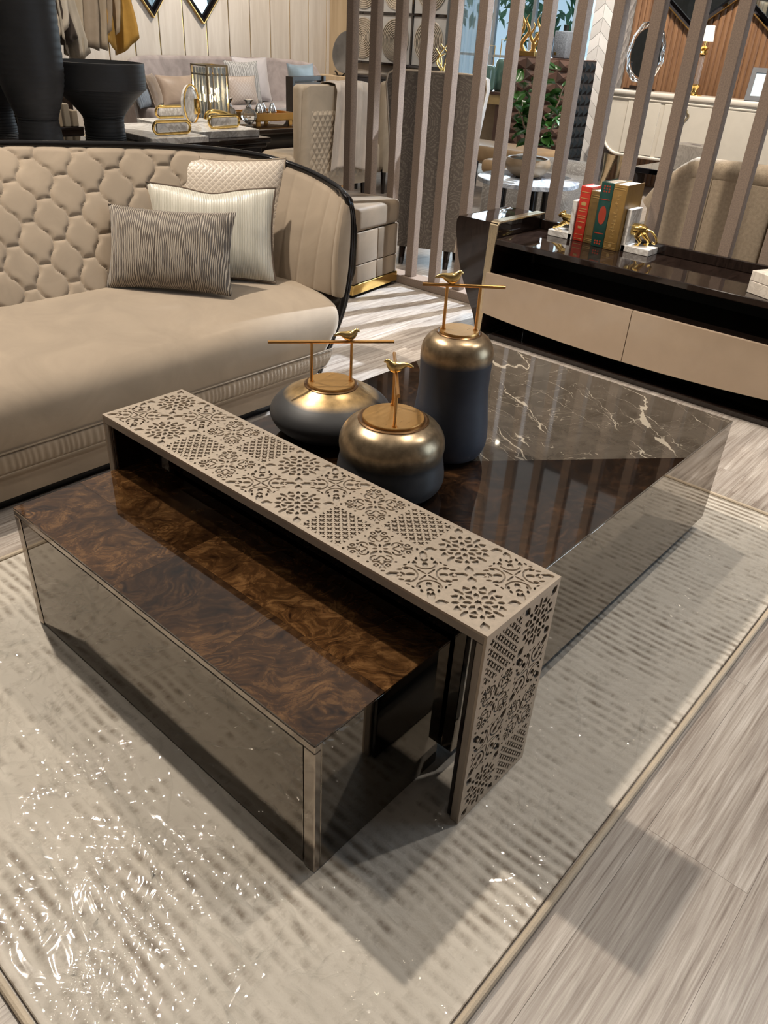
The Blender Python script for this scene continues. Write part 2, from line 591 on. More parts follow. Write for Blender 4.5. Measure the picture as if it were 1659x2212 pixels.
MAT['floor'] = m_floor()
MAT['rug'] = m_rug()
MAT['plastic'] = m_plastic()
MAT['rug_edge'] = plain('rug_binding_cloth', (0.50, 0.42, 0.32), 0.8, bump=0.3, bscale=300)
MAT['burl'] = burl('polished_amber_burl', (0.014, 0.006, 0.003), (0.072, 0.033, 0.012), (0.185, 0.095, 0.036))
MAT['burl_dark'] = burl('polished_dark_burl', (0.005, 0.003, 0.002), (0.018, 0.009, 0.0045), (0.052, 0.024, 0.010), seed=4.0)
MAT['marble'] = m_marble()
MAT['bronze'] = brushed('brushed_champagne_bronze', (0.50, 0.425, 0.345), 0.42, 0.72)
MAT['bronze_back'] = brushed('satin_bronze_backing', (0.36, 0.31, 0.26), 0.55, 0.35)
MAT['mirror'] = m_mirror('bronze_mirror', (0.315, 0.285, 0.25))
MAT['mirror_drawer'] = m_mirror('dark_bronze_mirror', (0.225, 0.20, 0.172))
MAT['mirror_frame'] = m_mirror('polished_bronze_frame', (0.40, 0.35, 0.30), 0.10)
MAT['black'] = plain('black_lacquer', (0.006, 0.005, 0.005), 0.12)
MAT['black_matt'] = plain('matt_black', (0.007, 0.006, 0.006), 0.6)
MAT['ebony'] = m_lacquer('dark_ebony_lacquer', (0.016, 0.010, 0.008))
MAT['velvet'] = velvet('taupe_velvet', (0.315, 0.252, 0.188), 0.12)
MAT['velvet_pale'] = velvet('pale_taupe_velvet', (0.50, 0.43, 0.36), 0.1)
MAT['gold'] = plain('satin_gold', (0.80, 0.50, 0.17), 0.28, 1.0, 0.05)
MAT['gold_bright'] = plain('polished_gold', (0.92, 0.64, 0.22), 0.14, 1.0, 0.05)
MAT['copper_gold'] = plain('copper_gold_rod', (0.68, 0.37, 0.13), 0.30, 1.0, 0.05)
MAT['brass_pale'] = plain('pale_champagne_brass', (0.62, 0.52, 0.34), 0.30, 1.0, 0.05)
MAT['lid_wood'] = brushed('brushed_gold_lid', (0.72, 0.42, 0.15), 0.34, 0.9, (2, 40, 2))
# ------------------------------------------------------------------ room shell
random.seed(7)
MAT['wall'] = plain('warm_grey_plaster', (0.42, 0.37, 0.32), 0.85, bump=0.1)
MAT['ceiling'] = plain('dark_ceiling_paint', (0.20, 0.175, 0.155), 0.9)
MAT['light_disc'] = NT('lamp_glow').m
_b = MAT['light_disc'].node_tree.nodes['Principled BSDF']
_b.inputs['Emission Color'].default_value = (1, 0.86, 0.66, 1)
_b.inputs['Emission Strength'].default_value = 30.0
MAT['steel'] = plain('dark_satin_steel', (0.05, 0.05, 0.05), 0.4, 0.8)

XR, YB, XL, YF = 9.9, 9.95, -3.2, -3.2
fl = MB().box(XL, XR, YF, YB, -0.10, -0.004).build('floor', MAT['floor'])
tag(fl, kind='structure')
# planks near the camera, each one its own board
plank = MB().box(-0.7997, 0.7997, -0.1097, 0.1097, -0.004, 0.0).mesh('plank', MAT['floor'])
row = 0
y = -0.66
while y < 4.45:
    off = (row * 0.61) % 1.6
    x = -1.4 + off
    while x < 5.6:
        inst('plank', plank, fl, (x, y + 0.11, 0.0))
        x += 1.6
    y += 0.22
    row += 1
ce = MB().box(XL, XR, YF, YB, CEIL, CEIL + 0.1).build('ceiling', MAT['ceiling'])
tag(ce, kind='structure')
tag(MB().box(XL - 0.1, XL, YF, YB, -0.1, CEIL).build('wall_left', MAT['wall']), kind='structure')
tag(MB().box(XL, 3.7, YF - 0.1, YF, -0.1, CEIL).box(7.5, XR, YF - 0.1, YF, -0.1, CEIL).box(3.7, 7.5, YF - 0.1, YF, 3.3, CEIL).box(3.7, 7.5, YF - 0.1, YF, -0.1, 0.3).build('wall_front', MAT['wall']), kind='structure')
tag(MB().box(XL, XR + 0.25, YB, YB + 0.1, -0.1, CEIL).build('wall_back', MAT['wall']), kind='structure')
# right wall with a tall window opening between y = 5.15 and y = 7.55
WY0, WY1, WZ1 = 5.12, 7.55, 3.3
wr = MB()
wr.box(XR, XR + 0.2, YF, WY0, -0.1, CEIL).box(XR, XR + 0.2, WY1, YB, -0.1, CEIL).box(XR, XR + 0.2, WY0, WY1, WZ1, CEIL).box(XR, XR + 0.2, WY0, WY1, -0.1, 0.25)
tag(wr.build('wall_right', MAT['wall']), kind='structure')


def downlight(i, x, y):
    t = thing('downlight', 'small round recessed ceiling downlight with a glowing disc', 'downlight', (x, y, CEIL - 0.03), group='ceiling downlights')
    MB().lathe([(0.075, 0.03), (0.078, 0.0), (0.055, -0.002), (0.05, 0.012), (0.02, 0.012)], 24).build('trim_ring', MAT['steel'], t)
    MB().lathe([(0.048, 0.004), (0.048, 0.008), (0.001, 0.008)], 24).build('glow_disc', MAT['light_disc'], t)


for i, s in enumerate(SPOTS):
    downlight(i, s[1][0], s[1][1])
# ------------------------------------------------------------------ rug and the plastic film over it
RX0, RX1, RY0, RY1 = 0.13, 2.80, 0.285, 2.12
rug = thing('area_rug', 'cream and brown distressed rug with broken rib lines under the coffee table', 'rug', (RX0, RY0, 0))
MB().rbox(0.012, RX1 - RX0 - 0.012, 0.012, RY1 - RY0 - 0.012, 0.0005, 0.011, 0.002, 1).build('pile', MAT['rug'], rug)
for nm, a in (('binding', [(0, 0), (RX1 - RX0, 0)]), ('binding', [(0, RY1 - RY0), (RX1 - RX0, RY1 - RY0)]), ('binding', [(0, 0), (0, RY1 - RY0)]), ('binding', [(RX1 - RX0, 0), (RX1 - RX0, RY1 - RY0)])):
    MB().tube([(a[0][0], a[0][1], 0.0085), (a[1][0], a[1][1], 0.0085)], 0.008, 10).build(nm, MAT['rug_edge'], rug)

from mathutils import noise as mnoise


def ridged(x, y, s, seed):
    return 1.0 - abs(mnoise.noise(Vector((x * s + seed, y * s - seed, seed)))) * 2.0


def film_z(x, y):
    z = 0.0150 + 0.0012 * mnoise.noise(Vector((x * 3.1, y * 3.1, 2.0))) + 0.0007 * mnoise.noise(Vector((x * 9, y * 9, 5.0)))
    m = max(0.0, min(1.0, (mnoise.noise(Vector((x * 2.1, y * 2.1, 7.0))) + 0.12) * 3))
    r = ridged(x + 0.3 * y, y, 17.0, 11.0)
    z += 0.0010 * m * max(0.0, r - 0.6) / 0.4
    return z


def film(u, v):
    x = 0.155 + u * (2.86 - 0.155)
    y = 0.31 + v * (2.10 - 0.31)
    e = 0.006 * mnoise.noise(Vector((x * 5, y * 5, 0)))
    return (x + e, y + e, film_z(x, y))


_fm = MB().surf(film, 420, 280)


def _under(q):
    x = sum(_fm.v[i][0] for i in q) / 4
    y = sum(_fm.v[i][1] for i in q) / 4
    for (x0, x1, y0, y1) in ((0.652, 1.038, 0.669, 1.761), (0.942, 1.193, 0.528, 0.557), (0.942, 1.193, 1.757, 1.787), (1.15, 2.405, 0.735, 1.565)):
        if x0 < x < x1 and y0 < y < y1:
            return True
    return False


_fm.f = [q for q in _fm.f if not _under(q)]
pf = _fm.build('plastic_film', MAT['plastic'], angle=180, recalc=False)
tag(pf, 'crumpled clear plastic film spread over the cream rug', 'plastic sheet')
# sharp creases in the film: low tents with jagged ridges
_rc = random.Random(11)
cr = MB()


def crease(x, y, an, L, w, h):
    n = max(4, int(L / 0.011))
    px_, py_ = x, y
    rows = []
    a = an
    for k in range(n + 1):
        f = max(0.0, math.sin(PI * k / n)) ** 0.6
        a += _rc.gauss(0, 0.10)
        px_ += math.cos(a) * L / n
        py_ += math.sin(a) * L / n
        ww = w * (0.35 + 0.65 * f) * _rc.uniform(0.6, 1.3)
        z = film_z(px_, py_) + 0.0004
        nx, ny = -math.sin(a), math.cos(a)
        o = _rc.uniform(-0.35, 0.35) * ww
        rows.append([(px_ - nx * ww, py_ - ny * ww, z), (px_ + nx * o, py_ + ny * o, z + h * f * _rc.uniform(0.4, 1.4)), (px_ + nx * ww, py_ + ny * ww, z)])
        if not (0.17 < px_ < 2.78 and 0.30 < py_ < 2.05):
            break
    if len(rows) < 3:
        return
    for (x0, x1, y0, y1) in ((0.63, 1.06, 0.645, 1.79), (0.92, 1.21, 0.505, 1.81), (1.03, 2.53, 0.62, 1.70)):
        if any(x0 < r[1][0] < x1 and y0 < r[1][1] < y1 for r in rows):
            return
    vs = [p for r in rows for p in r]
    fs = []
    for k in range(len(rows) - 1):
        i = k * 3
        fs += [(i, i + 1, i + 4, i + 3), (i + 1, i + 2, i + 5, i + 4)]
    cr.add(vs, fs)


for i in range(75):     # long ones: beside the drawer box and fanning out over the near part of the rug
    q = _rc.random()
    if q < 0.62:
        crease(_rc.uniform(0.18, 0.60), _rc.uniform(0.32, 1.9), 1.62 + _rc.gauss(0, 0.35) + PI * (_rc.random() < 0.5), _rc.uniform(0.10, 0.42), 0.0046, 0.0008)
    elif q < 0.72:
        crease(_rc.uniform(0.6, 2.7), _rc.uniform(0.31, 0.50), _rc.uniform(-0.5, 1.4), _rc.uniform(0.06, 0.2), 0.0035, 0.0010)
    else:
        crease(_rc.uniform(0.2, 0.62), _rc.uniform(1.2, 1.9), _rc.uniform(2.6, 3.5), _rc.uniform(0.1, 0.3), 0.0042, 0.0008)
for i in range(85):     # crumpled patches of short ones
    if i % 8 < 7:
        cx_, cy_ = _rc.uniform(0.2, 0.62), _rc.uniform(0.33, 1.95)
    else:
        cx_, cy_ = _rc.uniform(0.65, 2.7), _rc.uniform(0.32, 0.5)
    d0 = _rc.uniform(0, PI)
    for k in range(_rc.randint(5, 13)):
        crease(cx_ + _rc.gauss(0, 0.028), cy_ + _rc.gauss(0, 0.028), d0 + _rc.gauss(0, 0.5), _rc.uniform(0.02, 0.07), _rc.uniform(0.002, 0.004), _rc.uniform(0.0003, 0.0008))
tag(cr.build('crease_ridges', MAT['plastic'], pf, 5), kind='stuff')

# ------------------------------------------------------------------ pierced bronze bench
GN = 72
_g = np.linspace(-1, 1, GN + 1)
GU, GV = np.meshgrid(_g, _g, indexing='ij')
BORDER = 0.955 - np.maximum(np.abs(GU), np.abs(GV))   # solid rim


def polar(k, ph=0.0):
    r = np.hypot(GU, GV)
    a = np.arctan2(GV, GU) - ph
    w = 2 * PI / k
    a = (a + w / 2) % w - w / 2
    return r * np.cos(a), np.abs(r * np.sin(a)), r


def lens(p, q, a, b, w, s=0.8):
    """distance-like value, > 0 inside an elongated hexagon along p from a to b, half width w"""
    return np.minimum(np.minimum(w - q, (p - a) * s - q + 0.02), (b - p) * s - q + 0.02)


def octant():
    x, y = np.abs(GU), np.abs(GV)
    return np.maximum(x, y), np.minimum(x, y)


def pat_star():
    p, q, r = polar(8)
    h = 0.115 + 0.025 * np.cos(8 * np.arctan2(GV, GU)) - r
    h = np.maximum(h, lens(p, q, 0.20, 0.48, 0.085))
    p2, q2, _ = polar(8, PI / 8)
    h = np.maximum(h, lens(p2, q2, 0.42, 0.88, 0.125, 0.75) - 0.0)
    p4, q4, _ = polar(4)
    h = np.maximum(h, lens(p4, q4, 0.56, 0.93, 0.07))
    pd, qd, _ = polar(4, PI / 4)
    h = np.maximum(h, lens(pd, qd, 0.60, 0.84, 0.075))
    h = np.maximum(h, lens(pd, qd, 0.92, 1.36, 0.15, 0.8))
    p8, q8, _ = polar(8, PI / 4.0)
    # thin bars across the long openings so they read as interlaced straps
    bar = np.abs(p2 - 0.63) - 0.03
    h = np.where(q2 < 0.13, np.minimum(h, np.where((p2 > 0.4) & (p2 < 0.9), bar, h)), h)
    return h


def pat_lattice():
    s = 0.38
    a = (GU + GV) / s
    b = (GU - GV) / s
    ca, cb = np.abs(a - np.round(a)), np.abs(b - np.round(b))
    cell = 0.40 - np.maximum(ca, cb)
    hook1 = np.hypot(ca - 0.42, cb) - 0.17
    hook2 = np.hypot(ca, cb - 0.42) - 0.17
    core = np.hypot(ca, cb) - 0.07
    h = np.minimum(np.minimum(cell, hook1), np.minimum(hook2, core)) * s
    return np.minimum(h, 0.92 - np.maximum(np.abs(GU), np.abs(GV)))


def ring(x, y, cx, cy, r, w, a0=None, a1=None):
    d = w - np.abs(np.hypot(x - cx, y - cy) - r)
    if a0 is not None:
        a = (np.arctan2(y - cy, x - cx) - a0) % (2 * PI)
        d = np.where(a < (a1 - a0), d, -0.2)
    return d


def pat_scroll():
    x, y = octant()
    h = lens(*polar(4)[:2], 0.16, 0.50, 0.07)
    h = np.maximum(h, lens(*polar(4, PI / 4)[:2], 0.10, 0.26, 0.05))
    h = np.maximum(h, ring(x, y, 0.55, 0.27, 0.165, 0.036, -2.6, 1.7))
    h = np.maximum(h, ring(x, y, 0.55, 0.27, 0.060, 0.032, -0.6, 3.0))
    h = np.maximum(h, ring(x, y, 0.80, 0.52, 0.185, 0.036, 1.2, 4.6))
    h = np.maximum(h, ring(x, y, 0.80, 0.52, 0.07, 0.034))
    h = np.maximum(h, ring(x, y, 0.62, 0.0, 0.40, 0.030, -0.55, 0.52))
    h = np.maximum(h, ring(x, y, 0.38, 0.42, 0.13, 0.034, 2.6, 5.6))
    h = np.maximum(h, 0.05 - np.hypot(x - 0.86, y - 0.20))
    h = np.maximum(h, 0.06 - np.hypot(x - 0.72, y - 0.74))
    h = np.maximum(h, 0.045 - np.hypot(x - 0.9, y - 0.86))
    return h


def pat_floral():
    x, y = octant()
    X, Y = np.abs(GU), np.abs(GV)
    h = ring(X, Y, 0.50, 0.50, 0.40, 0.034, 2.4, 5.45)
    h = np.maximum(h, lens(*polar(4)[:2], 0.05, 0.40, 0.035))
    for cx, cy, an, l, w in ((0.40, 0.36, 0.8, 0.15, 0.075), (0.70, 0.24, 0.35, 0.12, 0.055), (0.60, 0.52, 0.15, 0.11, 0.05), (0.84, 0.10, 1.2, 0.08, 0.04), (0.80, 0.42, 0.9, 0.11, 0.05), (0.56, 0.10, 0.0, 0.10, 0.045), (0.78, 0.68, 0.8, 0.14, 0.06)):
        c, s = math.cos(an), math.sin(an)
        u = (x - cx) * c + (y - cy) * s
        v = -(x - cx) * s + (y - cy) * c
        h = np.maximum(h, (1 - (u / l) ** 2 - (np.abs(v) / w) ** 1.5) * w)
    h = np.maximum(h, lens(*polar(4, PI / 4)[:2], 0.98, 1.34, 0.13, 0.8))
    return h


def plate_mesh(name, hole, depth, mat):
    """flat pierced plate on z = 0, walls going down by depth; unit square -1..1"""
    F = -np.minimum(hole, BORDER)          # > 0 is metal
    F[np.abs(F) < 1e-4] = 1e-4
    verts, faces, idx = [], [], {}

    def vert(key, p):
        if key not in idx:
            idx[key] = len(verts)
            verts.append((p[0], p[1], 0.0))
        return idx[key]
    bedges = []
    for i in range(GN):
        for j in range(GN):
            cs = [(i, j), (i + 1, j), (i + 1, j + 1), (i, j + 1)]
            fv = [F[c] for c in cs]
            if max(fv) <= 0:
                continue
            if min(fv) > 0:
                faces.append(tuple(vert(c, (_g[c[0]], _g[c[1]])) for c in cs))
                continue
            poly, cut = [], []
            for k in range(4):
                a, b = cs[k], cs[(k + 1) % 4]
                fa, fb = F[a], F[b]
                if fa > 0:
                    poly.append(vert(a, (_g[a[0]], _g[a[1]])))
                    cut.append(0)
                if (fa > 0) != (fb > 0):
                    t = fa / (fa - fb)
                    p = (_g[a[0]] + (_g[b[0]] - _g[a[0]]) * t, _g[a[1]] + (_g[b[1]] - _g[a[1]]) * t)
                    poly.append(vert((min(a, b), max(a, b)), p))
                    cut.append(1)
            if len(poly) >= 3:
                faces.append(tuple(poly))
                for k in range(len(poly)):
                    k2 = (k + 1) % len(poly)
                    if cut[k] and cut[k2]:
                        bedges.append((poly[k], poly[k2]))
    top = len(verts)
    low = {}
    for a, b in bedges:
        for q in (a, b):
            if q not in low:
                low[q] = len(verts)
                verts.append((verts[q][0], verts[q][1], -depth))
        faces.append((b, a, low[a], low[b]))
    me = bpy.data.meshes.new(name)
    me.from_pydata(verts, [], faces)
    me.materials.append(mat)
    return me


BX0, BX1, BY0, BY1, BH = 0.939, 1.196, 0.525, 1.790, 0.543
tile_star = plate_mesh('star_tile', pat_star(), 0.0045, MAT['bronze'])
tile_latt = plate_mesh('lattice_tile', pat_lattice(), 0.0045, MAT['bronze'])
tile_scro = plate_mesh('scroll_tile', pat_scroll(), 0.0045, MAT['bronze'])
tile_flor = plate_mesh('floral_tile', pat_floral(), 0.0045, MAT['bronze'])
SEQ_F = [tile_star, tile_flor, tile_scro, tile_latt]
SEQ_B = [tile_flor, tile_star, tile_latt, tile_scro]
bench = thing('pierced_bench', 'champagne bronze bench pierced with star and scroll tiles bridging the drawer box', 'bench', (BX0, BY0, 0))
BWX, BLY = BX1 - BX0, BY1 - BY0
MB().rbox(0.0, BWX, 0.0062, BLY - 0.0062, BH - 0.024, BH - 0.0048, 0.001, 1).build('top_backing', MAT['bronze_back'], bench)
mg = 0.0065
fr = MB()
fr.box(0, BWX, 0, mg, BH - 0.006, BH).box(0, BWX, BLY - mg, BLY, BH - 0.006, BH).box(0, mg, mg, BLY - mg, BH - 0.006, BH).box(BWX - mg, BWX, mg, BLY - mg, BH - 0.006, BH)
fr.build('top_rim', MAT['bronze'], bench)
tw, tl = (BWX - 2 * mg) / 2, (BLY - 2 * mg) / 10
for k in range(10):
    for s, seq in ((0, SEQ_F), (1, SEQ_B)):
        inst('tile', seq[k % 4], bench, (mg + tw * (s + 0.5), mg + tl * (k + 0.5), BH), (0, 0, 0), (tw / 2, tl / 2, 1))
LEG = [[tile_latt, tile_star], [tile_scro, tile_flor], [tile_flor, tile_scro], [tile_star, tile_latt]]
LT = 0.022
for side in (0, 1):
    y0 = 0.0 if side == 0 else BLY
    d = 1 if side == 0 else -1
    leg = MB().rbox(0, BWX, min(y0 + d * 0.0048, y0 + d * LT), max(y0 + d * 0.0048, y0 + d * LT), 0.0125, BH - 0.024, 0.002, 1).build('leg', MAT['bronze_back'], bench)
    e = MB()
    ya, yb = sorted((y0, y0 + d * 0.006))
    e.box(0, mg, ya, yb, 0.0125, BH - 0.006).box(BWX - mg, BWX, ya, yb, 0.0125, BH - 0.006).box(mg, BWX - mg, ya, yb, 0.0125, 0.02).box(mg, BWX - mg, ya, yb, BH - 0.0125, BH - 0.006)
    e.build('leg_rim', MAT['bronze'], leg)
    ya, yb = sorted((y0 + d * (LT + 0.002), y0 + d * (LT + 0.013)))
    MB().rbox(0.006, BWX - 0.006, ya, yb, 0.0125, BH - 0.026, 0.002, 1).build('inner_panel', MAT['ebony'], leg)
    th = (BH - 0.0125 - 0.02) / 4
    for rr in range(4):
        for cc in range(2):
            zc = BH - 0.0125 - th * (rr + 0.5)
            if side == 0:
                inst('tile', LEG[rr][cc], leg, (mg + tw * (cc + 0.5), y0, zc), (PI / 2, 0, 0), (tw / 2, th / 2, 1))
            else:
                inst('tile', LEG[rr][cc], leg, (mg + tw * (cc + 0.5), y0, zc), (-PI / 2, 0, 0), (tw / 2, th / 2, 1))
# dark plates behind the pierced legs
for y0, d in ((0.0, 1), (BLY, -1)):
    ya, yb = sorted((y0 + d * 0.0042, y0 + d * 0.0049))
    MB().box(mg, BWX - mg, ya, yb, 0.02, BH - 0.0125).build('leg_backing', MAT['black_matt'], bench)

# ------------------------------------------------------------------ drawer box sliding under the bench
DX0, DX1, DY0, DY1, DT = 0.6485, 1.040, 0.666, 1.764, 0.384
box = thing('drawer_box', 'low drawer box with amber burl top and bronze mirror front under the bench', 'drawer box', (DX0, DY0, 0))
w, l = DX1 - DX0, DY1 - DY0
MB().rbox(0.016, w, 0, l, 0.0125, DT - 0.004, 0.0015, 1).build('body', MAT['mirror_drawer'], box)
MB().rbox(-0.001, 0.016, 0.0, l, DT - 0.022, DT - 0.004, 0.002, 1).build('top_rail', MAT['mirror_frame'], box)
for ya, yb in ((0.0, 0.030), (l - 0.024, l)):
    MB().rbox(-0.001, 0.016, ya, yb, 0.0125, DT - 0.022, 0.002, 1).build('stile', MAT['mirror_frame'], box)
MB().box(0.0155, 0.0162, 0.030, l - 0.024, 0.0125, DT - 0.022).build('drawer_gap', MAT['black_matt'], box)
MB().rbox(0.001, 0.015, 0.0345, l - 0.0285, 0.016, DT - 0.0265, 0.0015, 1).build('drawer_front', MAT['mirror_drawer'], box)
ys = [0.0, 0.315, 0.642, l]
for i in range(3):
    for xa, xb in ((0.0, 0.185), (0.185, w)):
        MB().box(xa + 0.0002, xb - 0.0002, ys[i] + 0.0002, ys[i + 1] - 0.0002, DT - 0.004, DT).build('veneer_panel', MAT['burl'], box)

# ------------------------------------------------------------------ coffee table
TX0, TX1, TY0, TY1, TT = 1.048, 2.510, 0.633, 1.668, 0.4316
tab = thing('coffee_table', 'large low coffee table with brown marble and dark burl top and mirrored sides', 'coffee table', (TX0, TY0, 0))
w, l = TX1 - TX0, TY1 - TY0
MB().rbox(0, w, 0, l, 0.06, TT - 0.006, 0.0015, 1).build('mirrored_body', MAT['mirror'], tab)
MB().box(0.10, w - 0.10, 0.10, l - 0.10, 0.0125, 0.06).build('plinth', MAT['black'], tab)
vx, vy = 1.612 - TX0, 1.085 - TY0
ma, mb2 = 2.134 - TX0, 2.130 - TX0
MB().prism([(ma, 0), (w, 0), (w, l), (mb2, l), (vx, vy)], TT - 0.006, TT).build('marble_inset', MAT['marble'], tab)
MB().prism([(0, 0), (ma, 0), (vx, vy), (0.0, vy)], TT - 0.006, TT).build('veneer_panel', MAT['burl_dark'], tab)
MB().prism([(0, vy), (vx, vy), (mb2, l), (0, l)], TT - 0.006, TT).build('veneer_panel', MAT['burl_dark'], tab)


# ------------------------------------------------------------------ three lidded jars
def m_jar(name, z_gold, z_dark, col, gold=(0.42, 0.27, 0.13)):
    t = NT(name)
    v = t.co()
    z = t.n('SeparateXYZ', {0: v}).outputs[2]
    wob = t.math('MULTIPLY_ADD', t.math('SUBTRACT', t.noise(v, 6, 3), 0.5), 0.012, z)
    f = t.n('MapRange', {0: wob, 1: z_dark, 2: z_gold, 3: 0.0, 4: 1.0}, clamp=True).outputs[0]
    dark = t.ramp(t.noise(v, 5, 4), [(0.3, tuple(c * 0.75 for c in col)), (0.7, tuple(c * 1.25 for c in col))])
    gcol = t.ramp(t.noise(v, 40, 4), [(0.3, tuple(c * 0.7 for c in gold)), (0.7, tuple(c * 1.3 for c in gold))])
    t.set(Base_Color=t.mix(f, dark, gcol), Metallic=t.math('MULTIPLY', f, 0.85), Roughness=t.n('MapRange', {0: f, 3: 0.50, 4: 0.31}).outputs[0], Specular_IOR_Level=0.4)
    return t.m


def bird_mesh(name, mat):
    """a small stylised bird, beak towards +x, standing at z = 0"""
    path = [(-0.047, 0, 0.017), (-0.040, 0, 0.0205), (-0.030, 0, 0.0235), (-0.018, 0, 0.0225), (-0.006, 0, 0.0185), (0.006, 0, 0.0175), (0.016, 0, 0.023), (0.023, 0, 0.031), (0.028, 0, 0.0345), (0.033, 0, 0.0335), (0.0375, 0, 0.031)]
    rad = [0.0018, 0.0045, 0.0060, 0.0098, 0.0150, 0.0170, 0.0135, 0.0092, 0.0080, 0.0046, 0.0008]
    pts = spline([(*p, r) for p, r in zip(path, rad)], 34)
    b = MB().tube([p[:3] for p in pts], [max(0.0006, p[3]) for p in pts], 14, flat=0.78)
    b.tube([(0.004, 0, 0.0), (0.004, 0, 0.008)], 0.0035, 8)
    return b.mesh(name, mat, 60)


BIRD = bird_mesh('bird', plain('satin_yellow_gold', (0.78, 0.57, 0.24), 0.27, 0.95, 0.05))


def jar(label, x, y, prof, lid_z, lid_r, rod_z, ang, rod_l, post_d, mat, bird_off, bird_ang, z_groove):
    z0 = TT
    t = thing('lidded_jar', label, 'jar', (x, y, z0), group=None)
    pr = spline(prof, 46)
    MB().lathe([(r, z - z0) for r, z in pr], 64).build('body', mat, t, 60)
    MB().lathe([(lid_r * 1.16, lid_z - 0.004 - z0), (lid_r * 1.16, lid_z + 0.001 - z0), (lid_r * 1.10, lid_z + 0.003 - z0), (lid_r * 1.04, lid_z + 0.002 - z0)], 48).build('rim', MAT['rim'], t)
    lid = MB().lathe([(lid_r, lid_z - z0), (lid_r, lid_z + 0.007 - z0), (lid_r * 0.985, lid_z + 0.0085 - z0)], 48).build('lid', MAT['lid_wood'], t)
    d = Vector((math.cos(ang), math.sin(ang), 0))
    zt, zr = lid_z + 0.008 - z0, rod_z - z0
    for s in (-1, 1):
        p = d * (s * post_d)
        MB().tube([(p.x, p.y, zt), (p.x, p.y, zr)], 0.0042, 10).lathe([(0.0065, zt), (0.0065, zt + 0.003)], 12, (p.x, p.y)).build('post', MAT['copper_gold'], lid)
    a, b = d * (-rod_l[0]), d * rod_l[1]
    MB().tube([(a.x, a.y, zr), (b.x, b.y, zr)], 0.0044, 12).build('perch_rod', MAT['copper_gold'], lid)
    p = d * bird_off
    inst('bird', BIRD, lid, (p.x, p.y, zr + 0.003), (0, 0, ang + bird_ang), (0.86, 0.86, 0.86))
    return t


MAT['rim'] = plain('dark_bronze_rim', (0.20, 0.11, 0.05), 0.25, 0.8)
MAT['jar_tall'] = m_jar('blue_slate_glaze', 0.735 - TT, 0.715 - TT, (0.046, 0.053, 0.074), (0.34, 0.25, 0.155))
MAT['jar_med'] = m_jar('charcoal_glaze', 0.575 - TT, 0.535 - TT, (0.032, 0.033, 0.037), (0.31, 0.235, 0.15))
MAT['jar_squat'] = m_jar('charcoal_sheen_glaze', 0.562 - TT, 0.546 - TT, (0.036, 0.036, 0.038), (0.46, 0.31, 0.145))
A45 = math.atan2(-0.061, 0.058)
jar('tall blue slate jar with gold shoulder and bird handle on the coffee table', 1.634, 1.143,
    [(0.070, TT), (0.094, TT + 0.012), (0.1075, 0.475), (0.108, 0.52), (0.102, 0.575), (0.0965, 0.63), (0.0965, 0.69), (0.098, 0.73), (0.094, 0.755), (0.080, 0.776), (0.062, 0.787), (0.056, 0.788)],
    0.788, 0.052, 0.911, A45, (0.107, 0.107), 0.043, MAT['jar_tall'], -0.036, 0.0, 0)
jar('low wide charcoal jar with broad gold shoulder and long bird perch', 1.487, 1.470,
    [(0.085, TT), (0.120, TT + 0.008), (0.160, 0.462), (0.178, 0.492), (0.172, 0.518), (0.150, 0.540), (0.122, 0.556), (0.095, 0.569), (0.078, 0.579), (0.072, 0.580)],
    0.580, 0.068, 0.706, math.atan2(-0.072, 0.087), (0.178, 0.178), 0.0565, MAT['jar_squat'], 0.046, 0.0, 0)
jar('rounded charcoal jar with gold lid and a bird facing away from the tall jar', 1.362, 1.125,
    [(0.098, TT), (0.126, TT + 0.012), (0.1405, 0.470), (0.138, 0.505), (0.133, 0.535), (0.136, 0.565), (0.131, 0.590), (0.116, 0.612), (0.096, 0.626), (0.086, 0.629)],
    0.629, 0.078, 0.750, math.atan2(0.19, 0.203), (0.138, 0.138), 0.064, MAT['jar_med'], -0.005, math.atan2(0.77, -0.64) - math.atan2(0.19, 0.203) + 0.15, 0)
# ------------------------------------------------------------------ sofa
SCX = 1.30  # centre of the sofa along x
TOPC = [(1.30, 3.455, 0.985), (1.54, 3.42, 0.984), (1.815, 3.315, 0.980), (2.10, 3.19, 0.974), (2.34, 3.055, 0.960), (2.50, 2.91, 0.938), (2.565, 2.72, 0.905), (2.56, 2.53, 0.868), (2.50, 2.400, 0.846)]
BOTC = [(1.30, 3.06, 0.45), (1.52, 3.055, 0.45), (1.76, 3.04, 0.45), (1.98, 3.01, 0.45), (2.18, 2.95, 0.45), (2.33, 2.85, 0.45), (2.42, 2.70, 0.45), (2.455, 2.54, 0.44), (2.475, 2.405, 0.43)]
NS = 190
half_t, half_b = spline(TOPC, NS), spline(BOTC, NS)


def mirror_pts(pts):
    return [(2 * SCX - p[0], p[1], p[2]) for p in reversed(pts)][:-1] + list(pts)


top_c, bot_c = mirror_pts(half_t), mirror_pts(half_b)
NP = len(top_c)
arc = [0.0]
for i in range(1, NP):
    a, b = Vector(bot_c[i]).lerp(Vector(top_c[i]), 0.5), Vector(bot_c[i - 1]).lerp(Vector(top_c[i - 1]), 0.5)
    arc.append(arc[-1] + (a - b).length)
mid = arc[NS - 1]
arc = [a - mid for a in arc]     # 0 at the middle of the back
TUFT_END = 0.93


